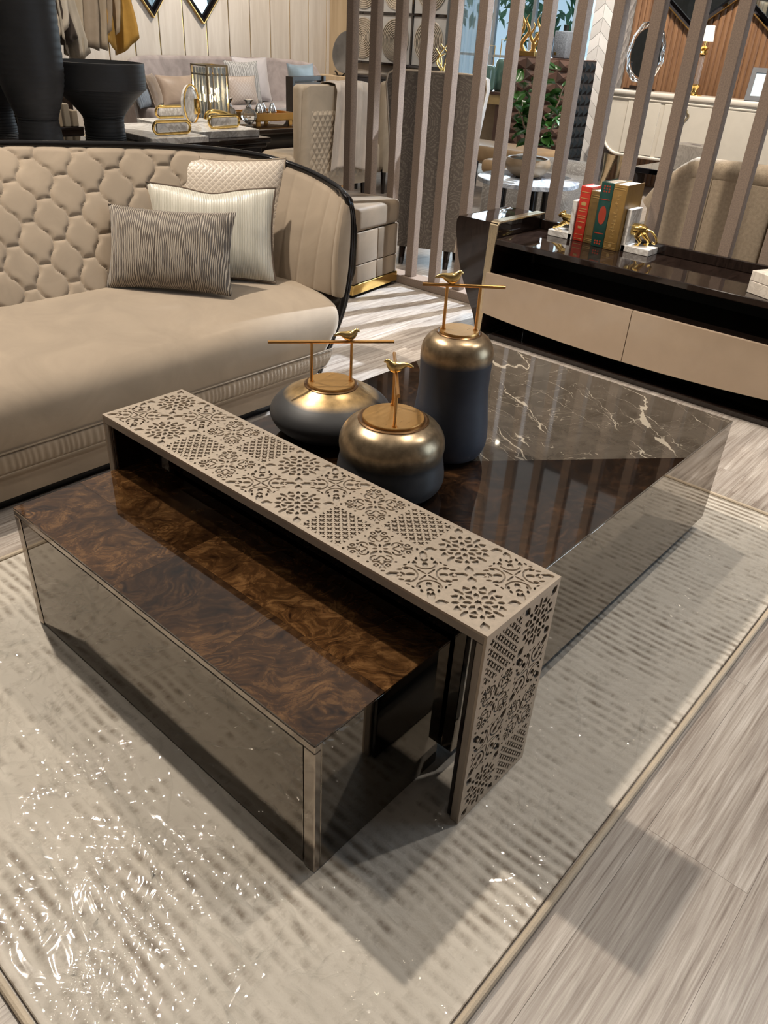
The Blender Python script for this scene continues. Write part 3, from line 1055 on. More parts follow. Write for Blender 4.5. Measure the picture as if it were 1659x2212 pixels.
def hexh(s, t):
    """pillow height of flat-topped hexagon tufts"""
    cw, ch = 0.092, 0.118
    best = []
    k0 = round(s / cw)
    for k in (k0 - 1, k0, k0 + 1):
        o = 0.5 * ch if k % 2 else 0.0
        j0 = round((t - o) / ch)
        for j in (j0 - 1, j0, j0 + 1):
            best.append(math.hypot((s - k * cw) * 1.05, t - (j * ch + o)))
    best.sort()
    e = best[1] - best[0]
    return 0.020 * (1 - math.exp(-e / 0.020))


def scaleh(s, t, cw=0.098, ch=0.172, A=0.0195, H=0.0140):
    """interlocking scales: wavy vertical seams joined by short level seams"""
    t = t + 0.03
    def bd(k):
        q = math.cos(2 * PI * t / ch)
        return (k + 0.5) * cw - A * (1 if k % 2 == 0 else -1) * math.copysign(abs(q) ** 0.7, q)
    k = int(round(s / cw))
    if s > bd(k):
        k += 1
    elif s < bd(k - 1):
        k -= 1
    dv = min(bd(k) - s, s - bd(k - 1))
    o = 0.0 if k % 2 == 0 else 0.5
    q = t / ch - o
    dh = abs(q - round(q)) * ch
    d = min(max(dv, 0), dh)
    return H * (1 - math.exp(-d / 0.0080))


def chanh(s, w=0.105):
    e = w / 2 - abs((s / w) % 1.0 - 0.5) * w
    return 0.016 * (1 - math.exp(-(w / 2 - abs(((s / w) % 1.0) - 0.5) * w) / 0.012)) if False else 0.007 * math.sqrt(max(0, 1 - (2 * (abs((s / w) % 1.0 - 0.5))) ** 4))


NTV = 84


def back_in(u, v):
    i = u * (NP - 1)
    k = min(int(i), NP - 2)
    f = i - k
    B = Vector(bot_c[k]).lerp(Vector(bot_c[k + 1]), f)
    T = Vector(top_c[k]).lerp(Vector(top_c[k + 1]), f)
    tg = (Vector(bot_c[k + 1]) - Vector(bot_c[k])).normalized()
    p = B.lerp(T, v)
    up = (T - B).normalized()
    n = tg.cross(up)
    n.normalize()
    if n.dot(Vector((SCX, 2.2, 0.8)) - p) < 0:
        n = -n
    s = arc[k] + (arc[k + 1] - arc[k]) * f
    L = (T - B).length
    if abs(s) < TUFT_END:
        h = scaleh(s, v * L)
    else:
        h = chanh(abs(s) - TUFT_END)
    edge = min(1.0, (1 - v) * L / 0.03)
    ef = min(1.0, (u if u < 0.5 else 1 - u) * (arc[-1] * 2) / 0.02)
    return p + n * (h * edge * ef + 0.028 * math.sin(PI * v) ** 0.8 + 0.004)


sofa = thing('tufted_sofa', 'taupe velvet sofa with scale-tufted curved back and black lacquer rim', 'sofa')
MB().surf(back_in, 700, 110).build('tufted_back', MAT['velvet'], sofa, 50)


def inset(z):
    pts = [(-0.02, -0.24), (0.146, -0.160), (0.277, -0.082), (0.39, -0.022), (0.55, 0.023), (0.71, 0.025), (0.846, 0.0), (1.0, 0.0)]
    for (a, fa), (b, fb) in zip(pts, pts[1:]):
        if z <= b:
            t = (z - a) / (b - a)
            t = t * t * (3 - 2 * t) * 0.3 + t * 0.7
            return fa + (fb - fa) * t
    return 0.0


def out_n(i):
    a, b = Vector(top_c[max(0, i - 1)]), Vector(top_c[min(NP - 1, i + 1)])
    t = (b - a)
    t.z = 0
    t.normalize()
    n = Vector((t.y, -t.x, 0))
    c = Vector((SCX, 2.4, 0))
    if n.dot(Vector(top_c[i]) - c) < 0:
        n = -n
    return n


OUTN = [out_n(i) for i in range(NP)]


def back_out(u, v):
    k = min(int(round(u * (NP - 1))), NP - 1)
    T = Vector(top_c[k])
    z = 0.10 + (T.z - 0.10) * v
    zz = z / T.z * 0.846
    p = Vector((T.x, T.y, z)) + OUTN[k] * (inset(zz) + 0.030 * min(1, (1 - v) * 8))
    return p


MB().surf(back_out, 190, 26).build('outer_shell', MAT['velvet_pale'], sofa, 60)
# black lacquer rim along the top and down both arm fronts
front_r = [(2.50, 0.846), (2.522, 0.775), (2.527, 0.70), (2.525, 0.62), (2.518, 0.55), (2.500, 0.46), (2.478, 0.39), (2.45, 0.33), (2.42, 0.277), (2.38, 0.205), (2.343, 0.146), (2.325, 0.115)]
fr_s = spline(front_r, 40)
rimp = [(p[0], p[1], p[2] + 0.006) for p in top_c[::4]]
right_post = [(x, 2.392 - 0.02 * (z < 0.4) * 0, z) for x, z in fr_s]
left_post = [(2 * SCX - x, y, z) for x, y, z in right_post]
path = left_post[::-1] + rimp[1:-1] + right_post
MB().tube(path, 0.0150, 12).build('lacquer_rim', MAT['black'], sofa, 60)
path2 = [(p[0] + (0.017 if p[0] > SCX else -0.017) * (0.6 if p[1] < 2.45 else 0.0), p[1] + (0.014 if p[1] > 2.45 else -0.004), p[2] - 0.004) for p in path]
MB().tube(path2, 0.012, 10).build('lacquer_bead', MAT['black'], sofa, 60)

def arm_end(sgn):
    def f(u, v):
        p = back_in(1.0 if sgn > 0 else 0.0, v)
        z = p[2]
        x = xr(min(0.846, z)) if sgn > 0 else 2 * SCX - xr(min(0.846, z))
        return (p[0] + (x - p[0]) * u, p[1] + (2.388 - p[1]) * u - 0.012 * math.sin(PI * u), z)
    return f


def xr(z):
    for (x0, z0), (x1, z1) in zip(fr_s, fr_s[1:]):
        if z <= z0 and z >= z1:
            return x0 + (x1 - x0) * (z0 - z) / max(1e-6, z0 - z1)
    return fr_s[-1][0]


for s_ in (-1, 1):
    MB().surf(arm_end(s_), 8, 40).build('arm_front', MAT['velvet'], sofa, 60)

# seat: profile from the band up over the rounded front edge to the back
SEATP = spline([(2.352, 0.228), (2.340, 0.29), (2.345, 0.35), (2.370, 0.395), (2.42, 0.425), (2.52, 0.446), (2.72, 0.463), (2.92, 0.468), (3.10, 0.468)], 60)


def xr(z):
    for (x0, z0), (x1, z1) in zip(fr_s, fr_s[1:]):
        if z <= z0 and z >= z1:
            return x0 + (x1 - x0) * (z0 - z) / max(1e-6, z0 - z1)
    return fr_s[-1][0]


def seat(u, v):
    y, z = SEATP[min(59, int(round(v * 59)))]
    lim = xr(z) - 0.012
    h = lim - SCX
    s = (u * 2 - 1)
    x = SCX + s * h
    e = (1 - abs(s)) * h
    sag = 0.030 * (1 - min(1, e / 0.07)) ** 2 * (1 if y < 2.6 else 0)
    y2 = y + (0.04 * (1 - min(1, e / 0.06)) ** 2 if z < 0.44 else 0)
    wv = 0.004 * mnoise.noise(Vector((x * 3, y * 3, 0)))
    return (x, y2, z - sag * (1 if z > 0.3 else 0) + wv * (1 if y > 2.4 else 0))


MB().surf(seat, 160, 60).build('seat', MAT['velvet'], sofa, 60)


def band(u, v):
    a = -PI / 2 + v * PI
    z = 0.192 + 0.037 * math.sin(a)
    x = SCX + (u * 2 - 1) * (xr(z) - 0.01 - SCX)
    rib = 0.0022 * math.sin(x * 2 * PI / 0.022 + 1.5 * math.sin(x * 40))
    return (x, 2.356 - (0.014 + rib) * math.cos(a), z)


MB().surf(band, 900, 9).build('gathered_band', MAT['velvet'], sofa, 60)
MB().tube([(SCX - 1.09, 2.345, 0.231), (SCX + 1.085, 2.345, 0.231)], 0.003, 6).tube([(SCX - 1.04, 2.348, 0.153), (SCX + 1.04, 2.348, 0.153)], 0.003, 6).build('piping', MAT['velvet'], sofa)


def skirt(u, v):
    z = 0.05 + v * 0.105
    x = SCX + (u * 2 - 1) * (xr(max(0.12, z)) - 0.02 - SCX - 0.05 * (1 - v))
    return (x, 2.362 + 0.012 * (1 - v), z)


MB().surf(skirt, 60, 6).build('skirt', MAT['velvet'], sofa)
MB().box(SCX - 0.98, SCX + 0.98, 2.42, 3.2, 0.0, 0.055).build('plinth', MAT['black'], sofa)
MB().box(SCX - 0.98, SCX + 0.98, 2.44, 3.05, 0.055, 0.42).build('inner_frame', MAT['velvet'], sofa)


# ------------------------------------------------------------------ cushions
def cushion(name, label, loc, w, h, th, yaw, lean, mat, pipe=None, seed=0, group=None, cat='cushion', dent=0.0, roll=0.0):
    """soft cushion standing on its lower edge; local x = width, z = height, -y = front"""
    t = thing(name, label, cat, loc, 0.0, group)
    t.rotation_euler = (lean, roll, yaw)

    def face(sgn):
        def f(u, v):
            a, b = u * 2 - 1, v * 2 - 1
            pin = 1 - 0.055 * (1 - abs(b) ** 2) if True else 1
            x = a * w / 2 * (1 - 0.07 * (1 - b * b))
            z = b * h / 2 * (1 - 0.085 * (1 - a * a))
            bul = (max(0, 1 - abs(a) ** 2.6) * max(0, 1 - abs(b) ** 2.6)) ** 0.55
            wr = 0.012 * mnoise.noise(Vector((a * 2 + seed, b * 2, seed))) * (1 - bul) * min(1, bul * 4)
            y = sgn * (th / 2 * bul + wr)
            if dent and b > 0:
                z -= dent * math.exp(-(a / 0.35) ** 2) * b ** 3
            return (x, y, z + h / 2)
        return f
    MB().surf(face(-1), 34, 28).surf(face(1), 34, 28).build('cover', mat, t, 70)
    if pipe:
        pts = []
        f = face(1)
        n = 24
        for k in range(n): pts.append(f(k / n, 0))
        for k in range(n): pts.append(f(1, k / n))
        for k in range(n): pts.append(f(1 - k / n, 1))
        for k in range(n): pts.append(f(0, 1 - k / n))
        MB().tube([(p[0], 0, p[2]) for p in pts], 0.0045, 6, closed=True).build('piping', pipe, t)
    return t


MAT['stripe_grey'] = stripe_fabric('grey_brown_ribbed_yarn', (0.075, 0.058, 0.045), (0.40, 0.345, 0.28), 0.0085, 0.45, 1.8, bump=0.8, cut=(0.42, 0.72))
MAT['ivory_silk'] = stripe_fabric('ivory_crinkle_silk', (0.44, 0.41, 0.34), (0.60, 0.575, 0.495), 0.007, 0.32, 0.6, bump=0.25)
MAT['scale_cream'] = scale_fabric('cream_scale_jacquard', (0.46, 0.39, 0.32), (0.66, 0.58, 0.48), 0.028)
MAT['pipe_dark'] = plain('dark_brown_piping', (0.10, 0.07, 0.05), 0.7)
CYAW = math.atan2(-0.45, 0.28)
cushion('cushion', 'grey brown ribbed yarn lumbar cushion standing in front of the ivory one', (1.865, 2.82, 0.468), 0.545, 0.345, 0.15, CYAW + 0.10, -0.42, MAT['stripe_grey'], None, 1, 'cushions on the tufted sofa')
cushion('cushion', 'ivory silk cushion with brown piping between two other sofa cushions', (2.12, 2.85, 0.468), 0.56, 0.40, 0.13, CYAW + 0.22, -0.30, MAT['ivory_silk'], MAT['pipe_dark'], 2, 'cushions on the tufted sofa', dent=0.02)
cushion('cushion', 'large square cream cushion with fine scale pattern against the sofa corner', (2.255, 2.905, 0.468), 0.53, 0.50, 0.13, CYAW + 0.26, -0.26, MAT['scale_cream'], MAT['velvet'], 3, 'cushions on the tufted sofa')

# ------------------------------------------------------------------ suede pouf
MAT['suede'] = velvet('tan_suede', (0.205, 0.152, 0.102), 0.16, 0.6, 0.3)
pouf = thing('square_pouf', 'tan suede square pouf with cushion top and gold base strip', 'pouf', (3.555, 3.335, 0.0), math.radians(8))
pw = 0.515
MB().rbox(0, pw, 0, pw, 0.40, 0.545, 0.03, 4).build('seat_cushion', MAT['suede'], pouf, 50)
for za, zb in ((0.085, 0.200), (0.203, 0.398)):
    for xa, xb in ((0.006, pw * 0.52), (pw * 0.525, pw - 0.006)):
        MB().rbox(xa, xb, 0.006, 0.10, za, zb, 0.006, 2).build('front_panel', MAT['suede'], pouf, 50)
    for ya, yb in ((0.102, pw * 0.52), (pw * 0.525, pw - 0.006)):
        MB().rbox(0.006, 0.10, ya, yb, za, zb, 0.006, 2).build('side_panel', MAT['suede'], pouf, 50)
MB().box(0.03, pw - 0.006, 0.03, pw - 0.006, 0.085, 0.40).build('core', MAT['suede'], pouf)
MB().rbox(0.0, pw, 0.0, pw, 0.022, 0.084, 0.002, 1).build('gold_strip', MAT['gold_bright'], pouf)
MB().box(0.03, pw - 0.03, 0.03, pw - 0.03, 0.0, 0.022).build('foot', MAT['black_matt'], pouf)

# ------------------------------------------------------------------ slatted room divider
MAT['slat'] = plain('taupe_linen_laminate', (0.255, 0.190, 0.148), 0.75, 0, 0.20, 160, bump=0.3, bscale=420)
div = thing('slat_divider', 'floor to ceiling divider of taupe linen slats on a low plinth', 'room divider', (4.08, 0, 0))
MB().rbox(0.0, 0.12, -1.2, 4.12, 0.0, 0.055, 0.003, 1).build('plinth', MAT['slat'], div)
slat_me = MB().rbox(0.0, 0.057, -0.0285, 0.0285, 0.055, CEIL - 0.02, 0.002, 1).mesh('slat', MAT['slat'])
for k in range(26):
    inst('slat', slat_me, div, (0.02, 3.972 - 0.0285 - 0.2015 * k, 0))

# ------------------------------------------------------------------ media console
MAT['taupe_gloss'] = plain('glossy_taupe_lacquer', (0.36, 0.275, 0.20), 0.12, 0, 0.04)
MAT['champ'] = brushed('champagne_trim', (0.62, 0.50, 0.33), 0.3, 0.95)
con = thing('media_console', 'dark ebony media console with taupe drawers and champagne side bands', 'console', (3.60, 0, 0))
CY0, CY1 = 0.66, 2.345      # inner faces of the two end legs
zt = 0.55


def con_leg(sgn):
    """end element: wide lacquered top slab running front to back, tapering leg faces below"""
    yb = CY1 if sgn > 0 else CY0
    def Y(a): return yb + sgn * a
    prof = [(0.0, 0.628), (0.235, 0.628), (0.258, 0.618), (0.268, 0.595), (0.262, 0.53), (0.245, 0.45), (0.215, 0.36), (0.17, 0.26), (0.12, 0.17), (0.085, 0.10), (0.06, 0.0), (0.03, 0.0), (0.0, 0.45)]
    poly = [(Y(a), z) for a, z in spline([p for p in prof[:11]], 40)] + [(Y(0.028), 0.0)]
    leg = MB().prism(poly, 0.0, 0.46, 'x').build('end_leg', MAT['ebony'], con, 50)
    # band: along the slab's inner top edge, bending down the front edge
    path = [(0.46, 0.637), (0.03, 0.637), (0.008, 0.632), (-0.004, 0.618), (-0.006, 0.59), (-0.006, 0.0)]
    b = MB()
    yi0, yi1 = Y(-0.005), Y(0.046)
    for (xa, za), (xb, zb) in zip(path, path[1:]):
        f = 0.0 if za > 0.5 else 1.0
        ya0, ya1, yb0, yb1 = yi0, yi1, yi0, yi1
        if zb < 0.3:
            yb0, yb1 = Y(0.030), Y(0.060)
        n = Vector((zb - za, 0, -(xb - xa))).normalized() * 0.008
        vs = []
        for x, z, y0, y1 in ((xa, za, ya0, ya1), (xb, zb, yb0, yb1)):
            vs += [(x, y0, z), (x, y1, z), (x + abs(n.x) * 1.0, y1, z - abs(n.z)), (x + abs(n.x), y0, z - abs(n.z))]
        b.add(vs, [(0, 1, 2, 3), (4, 7, 6, 5), (0, 4, 5, 1), (1, 5, 6, 2), (2, 6, 7, 3), (3, 7, 4, 0)])
    b.build('champagne_band', MAT['champ'], leg)


con_leg(1)
con_leg(-1)
MB().rbox(0.0, 0.46, CY0, CY1, zt - 0.03, zt, 0.003, 1).build('top', MAT['ebony'], con)
MB().rbox(0.44, 0.462, CY0, CY1, zt, zt + 0.05, 0.003, 1).build('back_rail', MAT['ebony'], con)
MB().box(0.43, 0.45, CY0, CY1, 0.0, zt - 0.03).build('back_panel', MAT['black_matt'], con)  # added matt black sheet so the space under the drawers looks deeply shaded
MB().rbox(0.02, 0.44, CY0, CY1, 0.345, 0.362, 0.002, 1).build('shelf', MAT['ebony'], con)
cm = (CY0 + CY1) / 2
hw = (CY1 - CY0) / 2


def belly(y):
    q = (y - cm) / hw
    return 0.150 - 0.036 * (1 - q * q)


for ya, yb in ((cm + 0.002, CY1 + 0.022), (CY0 - 0.022, cm - 0.002)):
    poly = [(ya, 0.372), (yb, 0.372)] + [(y, belly(y)) for y in np.linspace(yb, ya, 14)]
    d = MB().prism(poly, -0.022, 0.0, 'x')
    d.build('drawer_front', MAT['taupe_gloss'], con, 40)
MB().prism([(CY0, 0.345), (CY1, 0.345)] + [(y, belly(y) + 0.01) for y in np.linspace(CY1, CY0, 14)], 0.001, 0.43, 'x').build('drawer_case', MAT['black'], con)
MB().rbox(0.02, 0.44, CY0 + 0.04, CY1 - 0.02, 0.0, 0.028, 0.003, 1).build('base_board', MAT['ebony'], con)

# ------------------------------------------------------------------ books and bookends on the console
MAT['page'] = stripe_fabric('book_page_edges', (0.62, 0.55, 0.46), (0.78, 0.72, 0.63), 0.0016, 0.8, 0.2, bump=0.1)
MAT['red_cloth'] = plain('red_leather', (0.52, 0.035, 0.018), 0.42, 0, 0.12, 30)
MAT['brown_cloth'] = plain('olive_brown_leather', (0.16, 0.095, 0.028), 0.42, 0, 0.15, 30)
MAT['green_cloth'] = plain('dark_green_leather', (0.012, 0.058, 0.048), 0.35, 0, 0.12, 30)
MAT['tan_cloth'] = plain('ochre_leather', (0.25, 0.145, 0.04), 0.40, 0, 0.14, 30)
MAT['foil'] = plain('gold_foil', (0.80, 0.55, 0.22), 0.30, 0.9)
MAT['foil_red'] = plain('copper_red_foil', (0.45, 0.06, 0.03), 0.35, 0.4)


def gilt_row(b, z0, z1, w, n):
    """worn gilt title running up the spine: short embossed strokes, not readable"""
    rr = random.Random(n)
    m = MB()
    step = (z1 - z0) / n
    for k in range(n):
        z = z0 + step * (k + 0.5)
        for q in range(rr.choice((1, 2, 2))):
            a = rr.uniform(-0.5, 0.1) * w
            c = a + rr.uniform(0.35, 0.6) * w
            zz = z + rr.uniform(-0.25, 0.25) * step
            m.box(-0.0050, -0.0036, a, c, zz - 0.0011, zz + 0.0011)
        if rr.random() < 0.6:
            a = rr.uniform(-0.5, 0.45) * w
            m.box(-0.0050, -0.0036, a, a + 0.0022, z - step * 0.36, z + step * 0.36)
    m.build('gilt_title', MAT['foil'], b)


def book(label, x, y, t, h, d, mat, deco, z=zt):
    """spine faces -x; thickness runs along y"""
    b = thing('book', label, 'book', (x, y, z), group='books between the marble bookends')
    MB().rbox(-0.004, 0.004, -t / 2, t / 2, 0, h, 0.0035, 2).build('spine', mat, b, 50)
    for s in (-1, 1):
        MB().box(0.002, d, s * t / 2 - (0.003 if s > 0 else 0), s * t / 2 + (0.003 if s < 0 else 0), 0, h).build('cover', mat, b)
    MB().box(0.004, d - 0.006, -t / 2 + 0.003, t / 2 - 0.003, 0.004, h - 0.005).build('pages', MAT['page'], b)
    deco(b, t, h)
    return b


def foil_bar(b, z, t, hh=0.004, mat=None, w=0.8):
    MB().box(-0.0052, -0.0035, -t * w / 2, t * w / 2, z - hh / 2, z + hh / 2).build('foil_band', mat or MAT['foil'], b)


def deco_red(b, t, h):
    for f in (0.90, 0.79, 0.60, 0.555, 0.47, 0.43, 0.36, 0.13, 0.05):
        foil_bar(b, h * f, t, 0.003, w=0.72)
    MB().prism([(-0.012, h * 0.66), (0.012, h * 0.66), (0.015, h * 0.71), (0, h * 0.73), (-0.015, h * 0.71)], -0.0052, -0.0035, 'x').build('crest', MAT['foil'], b)
    MB().prism([(-0.01, h * 0.24), (0.01, h * 0.24), (0.012, h * 0.28), (-0.012, h * 0.28)], -0.0052, -0.0035, 'x').build('crest', MAT['foil'], b)


def deco_brown(b, t, h):
    MB().box(-0.0052, -0.0035, -t * 0.28, t * 0.28, h * 0.16, h * 0.80).build('spine_label', MAT['brown_cloth'], b)
    gilt_row(b, h * 0.20, h * 0.78, t * 0.30, 17)
    for f in (0.92, 0.88, 0.09, 0.06):
        foil_bar(b, h * f, t, 0.0022)


def deco_green(b, t, h):
    pts = [(0.021 * math.cos(a), h * 0.50 + 0.045 * math.sin(a)) for a in np.linspace(0, 2 * PI, 25)[:-1]]
    MB().prism(pts, -0.0056, -0.0035, 'x').build('oval_medallion', MAT['foil_red'], b)
    for f in (0.74, 0.22):
        foil_bar(b, h * f, t, 0.004, MAT['foil_red'], 0.7)
    for z in (0.94, 0.90, 0.86, 0.10, 0.06):
        for yy in (-0.014, 0.0, 0.014):
            MB().lathe([(0.0045, 0), (0.0045, 0.0012)], 10, M=TR((-0.0036, yy, h * z), 0, -PI / 2)).build('ornament', MAT['foil_red'], b)


def deco_tan(b, t, h):
    gilt_row(b, h * 0.17, h * 0.86, t * 0.34, 13)
    for f in (0.96, 0.93, 0.12, 0.04):
        foil_bar(b, h * f, t, 0.0025)
    MB().lathe([(0.009, 0), (0.009, 0.0012)], 16, M=TR((-0.0036, 0.0, h * 0.08), 0, -PI / 2)).build('ornament', MAT['foil'], b)


bx = 3.895
book('slim red leather book with gold bands beside the marble bookend', bx + 0.05, 2.048, 0.062, 0.275, 0.130, MAT['red_cloth'], deco_red)
book('olive brown book with gilt title between the red and green books', bx + 0.045, 1.983, 0.062, 0.262, 0.130, MAT['brown_cloth'], deco_brown)
book('tall dark green book with red oval medallion on its spine', bx + 0.01, 1.912, 0.072, 0.318, 0.172, MAT['green_cloth'], deco_green)
book('tall ochre leather book with gilt lettering next to the green book', bx + 0.0, 1.834, 0.076, 0.318, 0.182, MAT['tan_cloth'], deco_tan)

MAT['wmarble'] = white_marble('white_marble', rough=0.25)
be = thing('bookend', 'white marble bookend with the head half of a golden leopard', 'bookend', (3.93, 2.084, zt), group='leopard bookends')
MB().rbox(0.0, 0.12, 0.0, 0.145, 0, 0.032, 0.002, 1).build('foot_slab', MAT['wmarble'], be)
MB().rbox(0.0, 0.12, -0.004, 0.022, 0.0, 0.20, 0.002, 1).build('upright_slab', MAT['wmarble'], be)
lp = MB()
lp.tube([(0.06, 0.02, 0.088), (0.06, 0.05, 0.088), (0.06, 0.075, 0.092), (0.06, 0.09, 0.10)], [0.026, 0.028, 0.025, 0.018], 12)
lp.tube([(0.06, 0.085, 0.10), (0.06, 0.10, 0.108), (0.06, 0.112, 0.106), (0.06, 0.124, 0.099)], [0.016, 0.0185, 0.016, 0.008], 12)
for s in (-1, 1):
    lp.tube([(0.06 + s * 0.012, 0.068, 0.082), (0.06 + s * 0.017, 0.092, 0.062), (0.06 + s * 0.017, 0.118, 0.044), (0.06 + s * 0.017, 0.138, 0.037)], [0.013, 0.010, 0.007, 0.007], 8)
    lp.ball((0.06 + s * 0.010, 0.098, 0.124), 0.006, 8)
lp.build('leopard_front', MAT['gold_bright'], be, 60)
be = thing('bookend', 'white marble bookend with the tail half of a golden leopard', 'bookend', (3.93, 1.79, zt), group='leopard bookends')
MB().rbox(0.0, 0.12, -0.155, 0.0, 0, 0.032, 0.002, 1).build('foot_slab', MAT['wmarble'], be)
MB().rbox(0.0, 0.12, -0.022, 0.004, 0.0, 0.205, 0.002, 1).build('upright_slab', MAT['wmarble'], be)
lp = MB()
lp.tube([(0.06, -0.02, 0.105), (0.06, -0.045, 0.106), (0.06, -0.07, 0.110), (0.06, -0.09, 0.106), (0.06, -0.10, 0.10)], [0.030, 0.031, 0.029, 0.022, 0.01], 12)
for s in (-1, 1):
    lp.tube([(0.06 + s * 0.014, -0.07, 0.10), (0.06 + s * 0.02, -0.058 - 0.03 * (s > 0), 0.075), (0.06 + s * 0.02, -0.082 - 0.03 * (s > 0), 0.056), (0.06 + s * 0.02, -0.072 - 0.03 * (s > 0), 0.037), (0.06 + s * 0.02, -0.058 - 0.03 * (s > 0), 0.036)], [0.021, 0.015, 0.009, 0.008, 0.008], 8)
tl_ = spline([(0.06, -0.095, 0.115), (0.06, -0.125, 0.108), (0.06, -0.150, 0.088), (0.06, -0.160, 0.064), (0.06, -0.150, 0.056), (0.06, -0.138, 0.06)], 18)
lp.tube(tl_, 0.0055, 8)
lp.build('leopard_rear', MAT['gold_bright'], be, 60)

MAT['stone_box'] = white_marble('cream_stone', (0.66, 0.60, 0.53), (0.52, 0.46, 0.40), 9.0, 0.4)
sb = thing('stone_box', 'cream stone keepsake box with lid on the dark console', 'box', (3.685, 1.045, zt), math.radians(-24))
MB().rbox(0, 0.21, -0.30, 0, 0.0, 0.052, 0.002, 1).build('base', MAT['stone_box'], sb)
MB().rbox(0, 0.21, -0.30, 0, 0.0535, 0.096, 0.002, 1).build('lid', MAT['stone_box'], sb)
# ------------------------------------------------------------------ far wall: cream panels with gold joints
MAT['panel_cream'] = streak_wood('cream_travertine_panel', (0.52, 0.45, 0.38), (0.66, 0.595, 0.52), (9, 9, 0.7), 0.5)
MAT['panel_tan'] = streak_wood('tan_veneer_panel', (0.40, 0.29, 0.17), (0.52, 0.39, 0.25), (9, 9, 0.6), 0.5)
wb = bpy.data.objects['wall_back']
pw_, px0 = 0.3765, 6.795
pan = MB().rbox(-pw_ / 2 + 0.009, pw_ / 2 - 0.009, -0.03, 0.0, 0.0, CEIL, 0.002, 1).mesh('panel', MAT['panel_cream'])
strip = MB().box(-0.008, 0.008, -0.018, 0.0, 0.0, CEIL).mesh('gold_joint', MAT['gold_bright'])
k = -8
while px0 + pw_ * k < XR - 0.05:
    inst('panel', pan, wb, (px0 + pw_ * (k + 0.5), YB, 0))
    inst('gold_joint', strip, wb, (px0 + pw_ * k, YB, 0))
    k += 1
tag(MB().box(XR - 0.03, XR, 9.45, YB - 0.032, 0.0, CEIL).build('trim_1', MAT['panel_tan']), kind='structure')

MAT['glass_mirror'] = m_mirror('grey_mirror_glass', (0.55, 0.62, 0.66), 0.02)
MAT['black_mirror'] = m_mirror('black_mirror_glass', (0.10, 0.10, 0.12), 0.04)


def diamond(label, c, hw, hh, wdt, axis, group):
    """diamond wall mirror: four bevelled frame bars, mirror pane"""
    t = thing('diamond_mirror', label, 'mirror', c, group=group)
    V = [(0, -hh), (hw, 0), (0, hh), (-hw, 0)]
    f = 1 - wdt / min(hw, hh)

    def P(a, b, d):
        return (a, d, b) if axis == 'y' else (d, -a, b)
    for k in range(4):
        a, b = V[k], V[(k + 1) % 4]
        ia, ib = (a[0] * f, a[1] * f), (b[0] * f, b[1] * f)
        m = ((a[0] + ia[0]) / 2, (a[1] + ia[1]) / 2)
        n = ((b[0] + ib[0]) / 2, (b[1] + ib[1]) / 2)
        vs = [P(*a, 0.0), P(*b, 0.0), P(*ib, 0.0), P(*ia, 0.0), P(*a, -0.045), P(*b, -0.045), P(*n, -0.06), P(*m, -0.06), P(*ib, -0.03), P(*ia, -0.03)]
        fs = [(0, 1, 5, 4), (4, 5, 6, 7), (7, 6, 8, 9), (9, 8, 2, 3), (0, 3, 2, 1), (0, 4, 7, 9, 3), (1, 2, 8, 6, 5)]
        MB().add(vs, fs).build('frame_bar', MAT['black_mirror'], t)
        vs = [P(a[0] * 1.03, a[1] * 1.03, 0.0), P(b[0] * 1.03, b[1] * 1.03, 0.0), P(*b, 0.0), P(*a, 0.0), P(a[0] * 1.03, a[1] * 1.03, -0.05), P(b[0] * 1.03, b[1] * 1.03, -0.05), P(*b, -0.05), P(*a, -0.05)]
        MB().add(vs, [(0, 1, 2, 3), (4, 7, 6, 5), (0, 4, 5, 1), (1, 5, 6, 2), (2, 6, 7, 3), (3, 7, 4, 0)]).build('gold_edge', MAT['gold'], t)
    g = [P(x * f * 1.01, z * f * 1.01, d) for d in (-0.012, -0.005) for x, z in V]
    MB().add(g, [(0, 1, 2, 3), (7, 6, 5, 4), (0, 4, 5, 1), (1, 5, 6, 2), (2, 6, 7, 3), (3, 7, 4, 0)]).build('pane', MAT['glass_mirror'], t)
    return t


diamond('black framed diamond mirror on cream panels, further from the tan wall return', (6.70, 9.915, 1.474 + 0.42), 0.34, 0.42, 0.075, 'y', 'diamond mirrors over the far sofa')
diamond('black framed diamond mirror on cream panels, nearer the tan wall return', (7.47, 9.915, 1.437 + 0.45), 0.40, 0.45, 0.075, 'y', 'diamond mirrors over the far sofa')

# ------------------------------------------------------------------ far sofa with cushions
MAT['mauve_velvet'] = velvet('mauve_grey_velvet', (0.31, 0.26, 0.245), 0.25)
fs_ = thing('curved_sofa', 'mauve grey velvet curved sofa against the cream panelled wall', 'sofa')
fcx = 7.52


def fs_back(u, v):
    a = (u - 0.5) * 2
    x = fcx + a * 1.66
    cur = abs(a) ** 5
    y = 9.78 - 0.45 * cur
    top = 1.02 - 0.10 * abs(a) ** 8 - (0.25 * max(0, abs(a) - 0.93) / 0.07)
    z = 0.12 + (top - 0.12) * v
    fold = 0.010 * math.cos(a * 1.66 * 2 * PI / 0.24)
    yy = y - 0.10 - (0.10 * (1 - v)) + (abs(fold) if v > 0.3 else 0)
    return (x, yy, z)


def fs_back2(u, v):
    p = fs_back(u, 1.0)
    ang = v * PI * 0.9
    return (p[0], p[1] + 0.06 * (1 - math.cos(ang)), p[2] + 0.045 * math.sin(ang) - 0.5 * max(0, v - 0.8))


